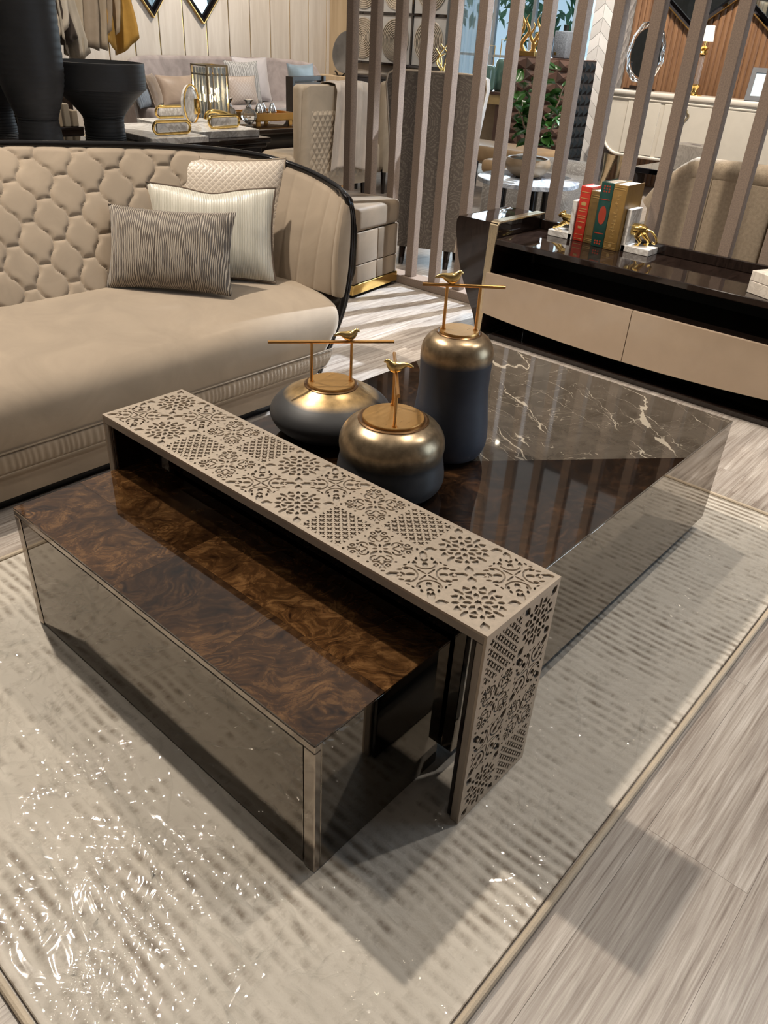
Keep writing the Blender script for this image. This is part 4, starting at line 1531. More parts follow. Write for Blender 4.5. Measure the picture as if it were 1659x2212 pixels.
MB().surf(fs_back, 120, 16).surf(fs_back2, 120, 10).build('curved_back', MAT['mauve_velvet'], fs_, 60)
MB().rbox(fcx - 1.55, fcx + 1.55, 9.02, 9.72, 0.16, 0.525, 0.06, 4).build('seat', MAT['mauve_velvet'], fs_, 50)
for x in (fcx - 1.4, fcx + 1.4):
    for y in (9.1, 9.6):
        MB().lathe([(0.03, 0.0), (0.04, 0.16)], 12, (x, y)).build('leg', MAT['black'], fs_)
MAT['tan_satin'] = velvet('tan_satin', (0.34, 0.25, 0.185), 0.15, 0.4)
MAT['brown_satin'] = velvet('brown_satin', (0.20, 0.145, 0.105), 0.2, 0.4)
MAT['grey_weave'] = stripe_fabric('grey_mottled_weave', (0.22, 0.21, 0.20), (0.46, 0.44, 0.42), 0.03, 0.6, 1.5)
MAT['beige_quilt'] = scale_fabric('beige_lattice_quilt', (0.40, 0.32, 0.27), (0.50, 0.42, 0.36), 0.05)
MAT['silver_satin'] = velvet('silver_lilac_satin', (0.50, 0.46, 0.46), 0.1, 0.3)
MAT['blue_satin'] = velvet('pale_blue_satin', (0.36, 0.41, 0.42), 0.1, 0.3)
MAT['slate_knit'] = stripe_fabric('slate_blue_knit', (0.10, 0.12, 0.15), (0.20, 0.23, 0.27), 0.02, 0.7, 1.0)
G = 'cushions on the far sofa'
cushion('cushion', 'tan satin cushion lying back on the mauve sofa', (6.63, 9.28, 0.525), 0.60, 0.37, 0.16, 0.0, -0.42, MAT['tan_satin'], None, 4, G)
cushion('cushion', 'dark brown patterned cushion beside the tan satin one', (6.22, 9.22, 0.525), 0.34, 0.37, 0.14, 0.7, -0.30, MAT['brown_satin'], MAT['tan_satin'], 5, G)
cushion('cushion', 'slate blue knitted cushion half hidden beside the brown cushion', (5.98, 9.14, 0.525), 0.30, 0.26, 0.12, 0.5, -0.30, MAT['slate_knit'], None, 6, G)
cushion('cushion', 'silver lilac satin cushion behind the mottled grey cushion', (8.00, 9.50, 0.525), 0.62, 0.56, 0.16, 0.0, -0.20, MAT['silver_satin'], MAT['silver_satin'], 7, G)
cushion('cushion', 'mottled grey woven cushion in front of the silver one', (7.72, 9.36, 0.525), 0.58, 0.52, 0.15, 0.0, -0.18, MAT['grey_weave'], None, 8, G)
cushion('cushion', 'small beige lattice cushion leaning on the mottled grey cushion', (7.55, 9.20, 0.525), 0.52, 0.35, 0.13, 0.0, -0.24, MAT['beige_quilt'], MAT['tan_satin'], 9, G)

# ------------------------------------------------------------------ dark display table behind the sofa
dt_ = thing('display_table', 'long dark lacquered display table behind the tufted sofa', 'table', (1.30, 4.45, 0))
tw_, td_ = 2.58, 0.95
MB().rbox(0, tw_, 0, td_, 0.765, 0.80, 0.008, 2).build('top', MAT['ebony'], dt_)
MB().rbox(0.02, tw_ - 0.02, 0.02, td_ - 0.02, 0.735, 0.765, 0.012, 2).build('moulding', MAT['ebony'], dt_)
MB().rbox(0.05, tw_ - 0.05, 0.05, td_ - 0.05, 0.64, 0.735, 0.004, 1).build('apron', MAT['ebony'], dt_)
for x in (0.09, tw_ - 0.09):
    for y in (0.09, td_ - 0.09):
        MB().lathe([(0.035, 0.0), (0.03, 0.05), (0.045, 0.3), (0.05, 0.64)], 16, (x, y)).build('leg', MAT['ebony'], dt_)


def ribbed(prof, n=90, amp=0.0016):
    p = spline(prof, n)
    return [(r + amp * math.sin(i * 2.1), z) for i, (r, z) in enumerate(p)]


MAT['char_clay'] = plain('charcoal_stoneware', (0.040, 0.041, 0.044), 0.55, 0, 0.15, 8)
v1 = thing('tall_vase', 'tall charcoal stoneware vase with waisted foot beside the footed bowl', 'vase', (2.315, 4.615, 0.80))
MB().lathe(ribbed([(0.126, 0), (0.118, 0.05), (0.108, 0.13), (0.110, 0.155), (0.135, 0.22), (0.160, 0.30), (0.172, 0.38), (0.176, 0.48), (0.178, 0.60), (0.181, 0.70), (0.181, 0.735)]) + [(0.168, 0.735), (0.165, 0.60), (0.12, 0.3)], 56).build('body', MAT['char_clay'], v1, 60)
v2 = thing('footed_bowl', 'wide charcoal footed bowl with flared rim on the display table', 'bowl', (2.79, 4.735, 0.80))
MB().lathe(ribbed([(0.122, 0), (0.118, 0.04), (0.118, 0.115), (0.130, 0.145), (0.175, 0.20), (0.240, 0.262), (0.268, 0.285)], 60) + ribbed([(0.2685, 0.288), (0.269, 0.33), (0.268, 0.42)], 24, 0.0008) + [(0.258, 0.422), (0.25, 0.30), (0.15, 0.2)], 64).build('body', MAT['char_clay'], v2, 40)
v3 = thing('tall_vase', 'second dark stoneware vase standing behind the tall charcoal vase', 'vase', (2.32, 5.12, 0.80))
MB().lathe(ribbed([(0.11, 0), (0.10, 0.05), (0.095, 0.13), (0.115, 0.2), (0.14, 0.30), (0.15, 0.38), (0.145, 0.45)]) + [(0.13, 0.45), (0.12, 0.3)], 48).build('body', MAT['char_clay'], v3, 60)


def marble_tray(label, loc, rz, w, l, h, hs):
    t = thing('marble_tray', label, 'tray', loc, rz, 'marble trays on the display table')
    MB().rbox(0, w, 0, l, 0, h, 0.003, 1).build('slab', MAT['wmarble'], t)
    for (hx, hy, ang) in hs:
        M = TR((hx, hy, h + 0.045), ang)
        loop = []
        L, R = 0.13, 0.035
        for k in range(24):
            a = 2 * PI * k / 24
            loop.append((math.copysign(L - R, math.cos(a)) + R * math.cos(a), 0, R * math.sin(a)))
        MB().tube([M @ Vector(p) for p in loop], 0.009, 8, closed=True).build('handle', MAT['gold_bright'], t)
        MB().rbox(-L + 0.02, L - 0.02, -0.012, 0.012, -0.024, 0.024, 0.008, 2, M).build('handle_stone', MAT['wmarble'], t)
    return t


marble_tray('white marble tray lying nearest the footed bowl with gold handle', (2.93, 4.45, 0.80), math.radians(-4), 0.40, 0.78, 0.035, [(0.20, 0.10, 0.0)])
marble_tray('white marble tray with two gold handles under the agate ornament', (3.36, 4.56, 0.80), math.radians(-4), 0.48, 0.80, 0.045, [(0.24, 0.72, 0.0), (0.25, 0.08, 0.1)])
ag = thing('agate_ornament', 'upright white agate slice with gold centre on marble tray', 'ornament', (3.63, 5.02, 0.845), 0.35)
MB().ball((0, 0, 0.115), 0.12, 24, (0.75, 0.28, 1.0)).build('agate_slice', MAT['wmarble'], ag, 60)
MB().rbox(0.01, 0.075, -0.045, -0.015, 0.05, 0.15, 0.01, 2).build('gold_centre', MAT['gold_bright'], ag)
MB().tube([(0.09 * math.cos(a) * 1.0, -0.02, 0.115 + 0.12 * math.sin(a)) for a in np.linspace(0, 2 * PI, 32)[:-1]], 0.006, 6, closed=True).build('gold_rim', MAT['gold_bright'], ag)
oc = thing('gold_handle_ornament', 'polished gold looped handle lying behind the agate slice', 'ornament', (3.75, 4.98, 0.845), -0.1)
MB().tube(spline([(-0.02, 0, 0.02), (0.0, 0, 0.06), (0.06, 0, 0.07), (0.16, 0.0, 0.05), (0.21, 0, 0.03), (0.22, 0, 0.01)], 24), 0.014, 8).build('loop', MAT['gold_bright'], oc, 60)

# ------------------------------------------------------------------ hanging leather hides on a rail
HID = [((0.60, 0.50, 0.37), 'cream'), ((0.34, 0.265, 0.19), 'camel'), ((0.55, 0.44, 0.31), 'beige'), ((0.62, 0.55, 0.45), 'ivory'), ((0.42, 0.33, 0.24), 'sand'), ((0.20, 0.10, 0.05), 'chestnut'), ((0.50, 0.41, 0.30), 'pale tan'), ((0.52, 0.42, 0.33), 'blush beige'), ((0.36, 0.20, 0.05), 'ochre'), ((0.58, 0.52, 0.44), 'oatmeal'), ((0.055, 0.042, 0.035), 'dark brown'), ((0.46, 0.41, 0.34), 'stone grey'), ((0.40, 0.34, 0.26), 'putty'), ((0.30, 0.24, 0.18), 'taupe'), ((0.36, 0.29, 0.21), 'mushroom'), ((0.48, 0.27, 0.06), 'amber')]
rail = thing('sample_rail', 'dark steel rail carrying the hanging leather hides', 'rail', (0, 0, 0))
MB().tube([(2.3, 6.05, 2.30), (3.85, 6.05, 2.30)], 0.018, 10).build('bar', MAT['steel'], rail)
for x in (2.3, 3.70):
    MB().tube([(x, 6.05, 2.30), (x, 6.05, CEIL)], 0.012, 10).lathe([(0.05, CEIL - 0.012), (0.05, CEIL)], 20, (x, 6.05)).build('upright', MAT['steel'], rail)
_rh = random.Random(3)
for i in range(16):
    x = 2.40 + i * 0.090
    col, nm = HID[i]
    key = 'hide_' + nm.replace(' ', '_')
    if key not in MAT:
        MAT[key] = velvet(nm.replace(' ', '_') + '_leather', col, 0.15, 0.5, 0.2)
    zb = 1.10 + _rh.uniform(-0.07, 0.16)
    ph, wd = _rh.uniform(0, 6), _rh.uniform(0.075, 0.11)
    yo = _rh.uniform(-0.04, 0.04)

    def hide(u, v, x=x, zb=zb, ph=ph, wd=wd, yo=yo):
        a = u * 2 - 1
        w = wd * (0.45 + 0.75 * (1 - v)) * (1 + 0.25 * math.sin(3.0 * v + ph))
        pt = 0.16 * (abs(a) ** 1.4) * (1 - v) * (0.6 + 0.4 * math.sin(ph + a))
        z = zb + pt + (2.29 - zb - pt) * v
        y = 6.05 + yo + 0.055 * math.sin(a * 4.5 + ph) * (1 - 0.5 * v) + 0.02 * math.sin(a * 11 + ph)
        return (x + a * w + 0.03 * math.sin(v * 5 + ph), y, z)
    o = MB().surf(hide, 18, 20).build('leather_hide', MAT[key], angle=180)
    md = o.modifiers.new('thickness', 'SOLIDIFY')
    md.thickness = 0.003
    tag(o, '%s leather hide hanging in folds from the sample rail' % nm, 'leather hide', 'hides on the sample rail')
    if i >= 14:
        pass
lb = thing('swatch_rack', 'low rack of tan and cream leather swatches behind the footed bowl', 'swatch rack', (2.52, 5.25, 0.80))
MB().rbox(0, 0.42, 0, 0.12, 0, 0.02, 0.002, 1).build('base', MAT['ebony'], lb)
MB().rbox(0.0, 0.42, 0.10, 0.12, 0.02, 0.20, 0.002, 1, None).build('back', MAT['ebony'], lb)
for i in range(7):
    MB().rbox(0.02 + i * 0.056, 0.06 + i * 0.056, 0.012, 0.098, 0.02, 0.115 + 0.02 * (i % 3), 0.004, 1).build('swatch', MAT[['hide_cream', 'hide_camel', 'hide_sand', 'hide_dark_brown', 'hide_beige', 'hide_putty', 'hide_mushroom'][i]], lb)

# ------------------------------------------------------------------ low table with lantern, decanters and tray
lt = thing('low_cocktail_table', 'dark low table holding the glass rod lantern and gold tray', 'table', (4.45, 5.98, 0))
MB().rbox(0, 1.90, 0, 1.0, 0.60, 0.64, 0.006, 2).build('top', MAT['ebony'], lt)
MB().rbox(0.06, 1.84, 0.06, 0.94, 0.20, 0.60, 0.004, 1).build('case', MAT['ebony'], lt)
MB().rbox(0.0, 1.90, 0.0, 1.0, 0.0, 0.045, 0.004, 1).build('base', MAT['gold'], lt)
MB().box(0.10, 1.80, 0.10, 0.90, 0.045, 0.20).build('recess', MAT['black_matt'], lt)
MAT['smoke_glass'] = plain('smoked_rod_glass', (0.40, 0.44, 0.48), 0.06, 0.0, 0.2, 20, Transmission_Weight=0.75)
MAT['clear_glass'] = plain('clear_crystal', (0.9, 0.9, 0.9), 0.03, 0.0, 0.02, 20, Transmission_Weight=0.9)
MAT['silver'] = plain('polished_silver', (0.75, 0.75, 0.76), 0.10, 1.0, 0.05)
MAT['bulb'] = NT('lantern_glow').m
_b = MAT['bulb'].node_tree.nodes['Principled BSDF']
_b.inputs['Emission Color'].default_value = (1, 0.72, 0.34, 1)
_b.inputs['Emission Strength'].default_value = 60.0
ln = thing('glass_lantern', 'tall square lantern of smoked glass rods with brass corners and lit bulb', 'lantern', (4.66, 6.16, 0.64))
LW, LH = 0.215, 0.50
for a, b in ((0, 0), (LW, 0), (0, LW), (LW, LW)):
    MB().box(a - 0.007, a + 0.007, b - 0.007, b + 0.007, 0, LH).build('corner_post', MAT['brass_pale'], ln)
for z in (0.012, LH - 0.075, LH - 0.006):
    fr = MB()
    for q in ((0, LW, -0.006, 0.006), (0, LW, LW - 0.006, LW + 0.006), (-0.006, 0.006, 0, LW), (LW - 0.006, LW + 0.006, 0, LW)):
        fr.box(q[0], q[1], q[2], q[3], z - 0.006, z + 0.006)
    fr.build('brass_frame', MAT['brass_pale'], ln)
for s in range(2):
    for k in range(4):
        p = 0.040 + k * 0.045
        MB().tube([(p, 0.0 if s == 0 else LW, 0.02), (p, 0.0 if s == 0 else LW, LH - 0.02)], 0.0125, 8).build('glass_rod', MAT['smoke_glass'], ln)
        MB().tube([(0.0 if s == 0 else LW, p, 0.02), (0.0 if s == 0 else LW, p, LH - 0.02)], 0.0125, 8).build('glass_rod', MAT['smoke_glass'], ln)
MB().ball((LW * 0.5, LW * 0.5, 0.24), 0.030, 16).build('bulb', MAT['bulb'], ln, 60)
MB().tube([(LW * 0.5, LW * 0.5, 0.0), (LW * 0.5, LW * 0.5, 0.215)], 0.012, 8).build('stem', MAT['brass_pale'], ln)
ld = bpy.data.lights.new('lantern_bulb_light', 'POINT')
ld.energy = 9
ld.color = (1, 0.72, 0.4)
ld.shadow_soft_size = 0.03
lo = bpy.data.objects.new('lantern_bulb_light', ld)
COL.objects.link(lo)
lo.location = (4.66 + LW / 2, 6.16 + LW / 2 - 0.05, 0.64 + 0.30)
for i, (x, y, s) in enumerate(((5.02, 6.34, 1.0), (5.12, 6.18, 1.05))):
    d = thing('crystal_decanter', ['cut crystal decanter with silver crown stopper next to the lantern', 'cut crystal decanter with silver crown stopper beside the gold tray'][i], 'decanter', (x, y, 0.64), group='crystal decanters')
    MB().lathe([(0.03 * s, 0), (0.035 * s, 0.015), (0.02 * s, 0.03), (0.05 * s, 0.055), (0.07 * s, 0.09), (0.068 * s, 0.12), (0.05 * s, 0.145), (0.02 * s, 0.165)], 10).build('glass_body', MAT['clear_glass'], d, 20)
    MB().lathe([(0.022 * s, 0.165), (0.03 * s, 0.172), (0.015 * s, 0.19), (0.03 * s, 0.215), (0.045 * s, 0.232), (0.012 * s, 0.226)], 14).build('silver_crown', MAT['silver'], d, 50)
tr = thing('gold_tray', 'rectangular gold gallery tray on the low table holding silver pears', 'tray', (5.24, 6.22, 0.64), 0.04)
MB().box(0, 0.52, 0, 0.40, 0.04, 0.05).build('floor_plate', MAT['gold'], tr)
for q in ((0, 0.52, 0, 0.012), (0, 0.52, 0.388, 0.40), (0, 0.012, 0, 0.40), (0.508, 0.52, 0, 0.40)):
    MB().box(q[0], q[1], q[2], q[3], 0.04, 0.105).build('gallery', MAT['gold'], tr)
for x in (0.05, 0.47):
    for y in (0.03, 0.37):
        MB().box(x - 0.02, x + 0.02, y - 0.01, y + 0.01, 0, 0.04).build('foot', MAT['gold'], tr)
for i, (x, y) in enumerate(((0.20, 0.20), (0.29, 0.25), (0.37, 0.20))):
    p = thing('silver_pear', ['polished silver pear standing at the inner end of the gold tray', 'polished silver pear between two others on the gold tray', 'polished silver pear near the corner of the gold tray'][i], 'pear', (5.24 + x, 6.22 + y, 0.69), group='silver pears on the gold tray')
    MB().lathe(spline([(0.012, 0), (0.036, 0.012), (0.046, 0.04), (0.038, 0.075), (0.022, 0.11), (0.012, 0.125)], 20), 18).build('fruit', MAT['silver'], p, 60)
    MB().tube([(0, 0, 0.122), (0.004, 0.003, 0.142), (0.01, 0.006, 0.155)], 0.004, 6).build('stem', MAT['silver'], p)

# ------------------------------------------------------------------ quilted chairs, throw, dark chair behind
MAT['cream_suede'] = velvet('cream_suede', (0.47, 0.385, 0.29), 0.12, 0.6, 0.3)


def quilt_chair(label, loc, rz):
    t = thing('quilted_chair', label, 'armchair', loc, rz, 'quilted armchairs')

    def shell(u, v):
        a, b = u * 2 - 1, v
        w = 0.50 - 0.02 * b
        e = max(0, abs(a) - 0.9) / 0.1
        y = 0.0 + 0.045 * (1 - math.sqrt(max(0, 1 - e * e))) + 0.03 * (1 - b)
        return (a * w, y, 0.22 + 0.82 * b - 0.05 * (1 - math.sqrt(max(0, 1 - e * e))) * (b > 0.95))
    MB().surf(shell, 60, 20).build('outer_back', MAT['cream_suede'], t, 60)
    MB().rbox(-0.50, 0.50, 0.05, 0.17, 0.24, 1.045, 0.04, 4).build('backrest', MAT['cream_suede'], t, 50)

    def quilt(u, v):
        x = (u * 2 - 1) * 0.43
        z = 0.28 + v * 0.575
        s = 0.062
        q = min(abs(math.sin((x + z * 0.72) * PI / s)), abs(math.sin((x - z * 0.72) * PI / s)))
        ed = min(1, min(u, 1 - u, v, 1 - v) * 18)
        return (x, -0.016 * ed * (0.2 + 0.8 * q ** 0.6) + 0.03 * (1 - (z - 0.22) / 0.82) + 0.002, z)
    MB().surf(quilt, 170, 120).build('quilted_panel', MAT['cream_suede'], t, 60)
    MB().rbox(-0.55, 0.55, 0.12, 0.56, 0.20, 0.50, 0.07, 4).build('seat', MAT['cream_suede'], t, 50)
    for x in (-0.42, 0.42):
        for y in (0.12, 0.48):
            MB().lathe([(0.018, 0), (0.03, 0.24)], 12, (x, y)).build('leg', MAT['ebony'], t)
    return t


quilt_chair('cream suede armchair with diamond quilted back and a pale throw over it', (5.54, 5.36, 0), 0.03)
quilt_chair('cream suede quilted armchair half hidden behind the slat divider', (7.0, 5.70, 0), 0.1)
MAT['throw'] = velvet('pale_silk_throw', (0.58, 0.50, 0.43), 0.12, 0.35, 0.3)


def throw(u, v):
    a = u * 2 - 1
    L = v * 1.15
    x = 5.62 + a * (0.19 + 0.05 * v) - 0.04 * v
    wv = 0.014 * math.sin(a * 9 + v * 2) + 0.008 * math.sin(a * 19 + 1)
    if L < 0.30:
        return (x, 5.56 - 0.02, 0.78 + L * 0.93 + wv * 0.3)
    if L < 0.50:
        q = (L - 0.30) / 0.20
        return (x, 5.54 - 0.215 * q, 1.058 + 0.012 * math.sin(PI * q) + wv * 0.3)
    z = 1.056 - (L - 0.50) - 0.06 * abs(a + 0.2)
    return (x, 5.318 + wv + 0.02 * (1.056 - z) - 0.004, z)


o = MB().surf(throw, 40, 60).build('throw_blanket', MAT['throw'], angle=180)
md = o.modifiers.new('thickness', 'SOLIDIFY')
md.thickness = 0.006
tag(o, 'pale silky throw draped over the quilted armchair back', 'throw')

dc = thing('dark_frame_chair', 'dark wood chair with channelled grey back behind the quilted armchair', 'chair', (6.74, 7.35, 0), 0.2)
MB().rbox(0, 0.05, 0, 0.10, 0, 0.98, 0.005, 1).rbox(0.62, 0.67, 0, 0.10, 0.0, 0.98, 0.005, 1).rbox(0.05, 0.62, 0.02, 0.08, 0.93, 0.98, 0.005, 1).build('frame', plain('dark_umber_wood', (0.06, 0.045, 0.035), 0.4), dc)
for k in range(5):
    MB().rbox(0.055, 0.615, 0.02, 0.10, 0.45 + k * 0.095, 0.54 + k * 0.095, 0.02, 3).build('back_roll', plain('grey_taupe_leather', (0.20, 0.165, 0.14), 0.8), dc, 50)
MB().rbox(0.05, 0.62, 0.05, 0.66, 0.30, 0.46, 0.04, 3).build('seat', MAT['mauve_velvet'], dc, 50)
cushion('cushion', 'pale blue satin cushion standing on the dark framed chair', (7.16, 7.60, 0.46), 0.46, 0.50, 0.14, 0.1, -0.15, MAT['blue_satin'], MAT['silver_satin'], 11)
bpy.data.objects[[o.name for o in bpy.data.objects if o.get('label', '').startswith('pale blue satin')][0]].location.z = 0.60
MB().rbox(0.10, 0.62, 0.10, 0.60, 0.46, 0.60, 0.05, 3).build('seat_cushion', MAT['mauve_velvet'], dc, 50)
# ------------------------------------------------------------------ window, sheer curtain and greenery outside
MAT['frame_white'] = plain('pale_window_frame', (0.55, 0.57, 0.58), 0.4)
MAT['pane'] = NT('window_glass').m
_nt = NT('clear_window_glass')
_g1 = _nt.n('BsdfTransparent', {'Color': (0.93, 0.97, 0.98, 1)}).outputs[0]
_g2 = _nt.n('BsdfGlossy', {'Color': (1, 1, 1, 1), 'Roughness': 0.02}).outputs[0]
_nt.t.links.new(_nt.n('MixShader', {0: _nt.n('Fresnel', {'IOR': 1.3}).outputs[0], 1: _g1, 2: _g2}).outputs[0], _nt.out.inputs['Surface'])
MAT['pane'] = _nt.m
win = tag(MB().box(XR + 0.06, XR + 0.12, WY0, WY1, 0.25, 0.31).box(XR + 0.06, XR + 0.12, WY0, WY1, WZ1 - 0.06, WZ1).build('window_1', MAT['frame_white']), kind='structure')
for y in (WY0, WY0 + 0.6, WY0 + 1.2, WY0 + 1.8, WY1 - 0.05):
    MB().box(XR + 0.06, XR + 0.12, y, y + 0.045, 0.31, WZ1 - 0.06).build('mullion', MAT['frame_white'], win)
for z in (1.25, 2.3):
    MB().box(XR + 0.07, XR + 0.11, WY0, WY1, z, z + 0.03).build('transom', MAT['frame_white'], win)
for k in range(4):
    MB().box(XR + 0.086, XR + 0.092, WY0 + 0.045 + 0.6 * k, WY0 + 0.6 + 0.6 * k, 0.31, WZ1 - 0.06).build('pane', MAT['pane'], win)
w2 = tag(MB().box(3.7, 7.5, YF - 0.07, YF - 0.02, 0.3, 0.36).box(3.7, 7.5, YF - 0.07, YF - 0.02, 3.24, 3.3).build('window_2', MAT['frame_white']), kind='structure')
for x in (3.7, 4.95, 6.2, 7.45):
    MB().box(x, x + 0.05, YF - 0.07, YF - 0.02, 0.36, 3.24).build('mullion', MAT['frame_white'], w2)
for x in (3.75, 5.0, 6.25):
    MB().box(x, x + 1.2, YF - 0.048, YF - 0.042, 0.36, 3.24).build('pane', MAT['pane'], w2)
_nt = NT('sheer_voile')
_g1 = _nt.n('BsdfTransparent', {'Color': (1, 1, 1, 1)}).outputs[0]
_g2 = _nt.n('BsdfTranslucent', {'Color': _nt.ramp(_nt.noise(_nt.co((1, 30, 1)), 3, 2), [(0.3, (0.75, 0.8, 0.82)), (0.7, (0.9, 0.93, 0.94))])}).outputs[0]
_nt.t.links.new(_nt.n('MixShader', {0: 0.55, 1: _g1, 2: _g2}).outputs[0], _nt.out.inputs['Surface'])
MAT['voile'] = _nt.m


def curtain(label, y0, y1):
    def f(u, v):
        y = y0 + (y1 - y0) * u
        return (XR - 0.10 + 0.03 * math.sin(u * 2 * PI * (y1 - y0) / 0.11) + 0.01 * math.sin(v * 4), y, 0.03 + v * 3.3)
    o = MB().surf(f, 90, 8).build('sheer_curtain', MAT['voile'], angle=180)
    tag(o, label, 'curtain', 'sheer window curtains')


curtain('pale sheer curtain hanging between the disc art and the desk', 6.95, 7.60)
curtain('pale sheer curtain hanging beside the chevron column', 5.22, 5.60)
MAT['leaf_out'] = plain('garden_leaf', (0.10, 0.26, 0.13), 0.5, 0, 0.4, 3)
MAT['trunk'] = plain('brown_bark', (0.16, 0.11, 0.07), 0.8, 0, 0.3, 20, bump=0.5)
tag(MB().box(XR + 0.25, XR + 9.0, 0.0, 16.0, -0.15, -0.10).build('ground_outside', plain('garden_paving', (0.35, 0.36, 0.33), 0.9)), kind='structure')
_rg = random.Random(12)


def garden_tree(label, x, y, h, n, r):
    t = thing('garden_tree', label, 'tree', (x, y, -0.10), group='trees outside the window')
    MB().tube(spline([(0, 0, 0), (0.05, 0.03, h * 0.4), (0, 0.08, h * 0.8)], 10), [0.09 - 0.006 * i for i in range(10)], 8).build('trunk', MAT['trunk'], t)
    b = MB()
    for i in range(n):
        a, e, q = _rg.uniform(0, 2 * PI), _rg.uniform(-0.9, 1.2), _rg.uniform(0.3, 1.0) ** 0.5
        c = Vector((r * q * math.cos(a) * math.cos(e), r * q * math.sin(a) * math.cos(e), h * 0.62 + r * 1.2 * q * math.sin(e)))
        M = Matrix.Translation(c) @ Matrix.Rotation(a, 4, 'Z') @ Matrix.Rotation(_rg.uniform(-1, 1), 4, 'Y') @ Matrix.Rotation(_rg.uniform(-1, 1), 4, 'X')
        b.add([(-0.16, 0, 0), (0, 0.055, 0.02), (0.18, 0, -0.02), (0, -0.055, 0.02)], [(0, 1, 2), (0, 2, 3)], M)
    tag(b.build('foliage', MAT['leaf_out'], t, recalc=False), kind='stuff')


garden_tree('leafy garden tree outside close to the pale window frame', 12.3, 7.0, 3.6, 500, 1.1)
garden_tree('taller leafy garden tree further out beyond the window', 14.2, 10.2, 4.6, 600, 1.4)

# ------------------------------------------------------------------ chevron column
MAT['chevron'] = plain('pale_chevron_tile', (0.74, 0.72, 0.70), 0.35, 0, 0.08, 5)
MAT['chevron_d'] = plain('grey_chevron_tile', (0.62, 0.60, 0.58), 0.35, 0, 0.10, 5)
CX0, CYA, CYB = 9.40, 4.93, 5.18
colm = tag(MB().box(CX0, XR, CYA, CYB, 0.0, CEIL).build('wall_column', MAT['chevron']), kind='structure')
ch_h, ch_w = 0.135, 0.1245
def chev(sgn, mat):
    s = 0.05 * sgn
    v = [(0.002, -s), (ch_w - 0.002, s), (ch_w - 0.002, s + ch_h - 0.006), (0.002, -s + ch_h - 0.006)]
    b = MB()
    b.add([(0, p[0], p[1]) for p in v] + [(-0.010, p[0], p[1] + (0.0 if i < 2 else -0.0)) for i, p in enumerate(v)], [(0, 1, 2, 3), (7, 6, 5, 4), (0, 4, 5, 1), (1, 5, 6, 2), (2, 6, 7, 3), (3, 7, 4, 0)])
    return b.mesh('tile', mat)
CH = {(s, d): chev(s, MAT['chevron_d' if d else 'chevron']) for s in (-1, 1) for d in (0, 1)}
for r in range(24):
    for c in range(2):
        inst('tile', CH[((-1) ** c, r % 2)], colm, (CX0, CYA + c * ch_w, 0.06 + r * ch_h))
    for c in range(4):
        inst('tile', CH[((-1) ** c, (r + 1) % 2)], colm, (CX0 + c * ch_w, CYA, 0.06 + r * ch_h), (0, 0, -PI / 2), (1, 1, 1))

# ------------------------------------------------------------------ reeded walnut wall behind the sideboard
MAT['walnut'] = streak_wood('reeded_walnut', (0.115, 0.055, 0.026), (0.245, 0.13, 0.065), (30, 30, 1.6), 0.4)
rw = tag(MB().box(XR - 0.02, XR - 0.0005, 0.9, CYA - 0.012, 0.0, CEIL - 0.001).build('wall_panelling', MAT['walnut']), kind='structure')
reed = MB().lathe([(0.030, 0.0), (0.030, CEIL - 0.05)], 10, sx=0.6).mesh('reed', MAT['walnut'], 50)
for k in range(64):
    inst('reed', reed, rw, (XR - 0.02, CYA - 0.05 - 0.0625 * k, 0.02))
diamond('black and gold diamond mirror on the walnut wall near the column', (9.855, 4.17, 2.0), 0.50, 0.36, 0.07, 'x', 'diamond mirrors on the walnut wall')
diamond('black and gold diamond mirror on the walnut wall above the picture frame', (9.855, 3.27, 2.0), 0.50, 0.36, 0.07, 'x', 'diamond mirrors on the walnut wall')

# ------------------------------------------------------------------ ivory sideboard and what stands on it
MAT['ivory_gloss'] = plain('ivory_lacquer', (0.60, 0.555, 0.48), 0.22, 0, 0.03)
MAT['ivory_top'] = plain('ivory_lacquer_top', (0.66, 0.61, 0.54), 0.18, 0, 0.03)
sbd = thing('ivory_sideboard', 'long ivory lacquered sideboard with rounded end and champagne legs', 'sideboard', (9.05, 0, 0))
SY0, SY1 = 1.6, 4.62


def sb_outline(off):
    R = 0.24
    pts = [(SY0, 0.42 - off), (SY1 - R, 0.42 - off)]
    for a in np.linspace(0, PI / 2, 12)[1:]:
        pts.append((SY1 - R + (R + off) * math.sin(a), 0.42 + R - (R + off) * math.cos(a)))
    return pts


MB().prism(sb_outline(0.0) + [(SY1, 0.965), (SY0, 0.965)], 0.0, 0.46, 'x').build('body', MAT['ivory_gloss'], sbd, 50)
edge = sb_outline(0.008)
for x, r in ((-0.004, 0.016), (0.016, 0.011)):
    MB().tube([(x, y, z) for y, z in edge] + [(x, SY1 + 0.008, 0.96)], r, 8).build('bead', MAT['ivory_top'], sbd, 60)
for z0, z1, off in ((0.965, 0.985, 0.012), (0.985, 1.005, 0.004), (1.005, 1.05, 0.02)):
    MB().rbox(-off, 0.46, SY0, SY1 + off, z0, z1, 0.004, 1).build('moulding', MAT['ivory_top'], sbd, 50)
for ya, yb in ((3.99, 4.38), (3.40, 3.95), (2.85, 3.39), (2.30, 2.84)):
    d = MB().rbox(-0.012, 0.0, ya + 0.004, yb - 0.004, 0.435, 0.955, 0.002, 1).build('door', MAT['ivory_gloss'], sbd)
    if ya < 3.5: MB().tube([(-0.02, (3.70 if ya == 3.40 else ya + 0.06) + 0.035 * math.sin(a) * (1 + 0.25 * math.cos(4 * a)), 0.865 + 0.05 * math.cos(a) * (1 + 0.2 * math.cos(4 * a))) for a in np.linspace(0, 2 * PI, 25)[:-1]], 0.007, 6, closed=True).build('ring_pull', MAT['brass_pale'], d)
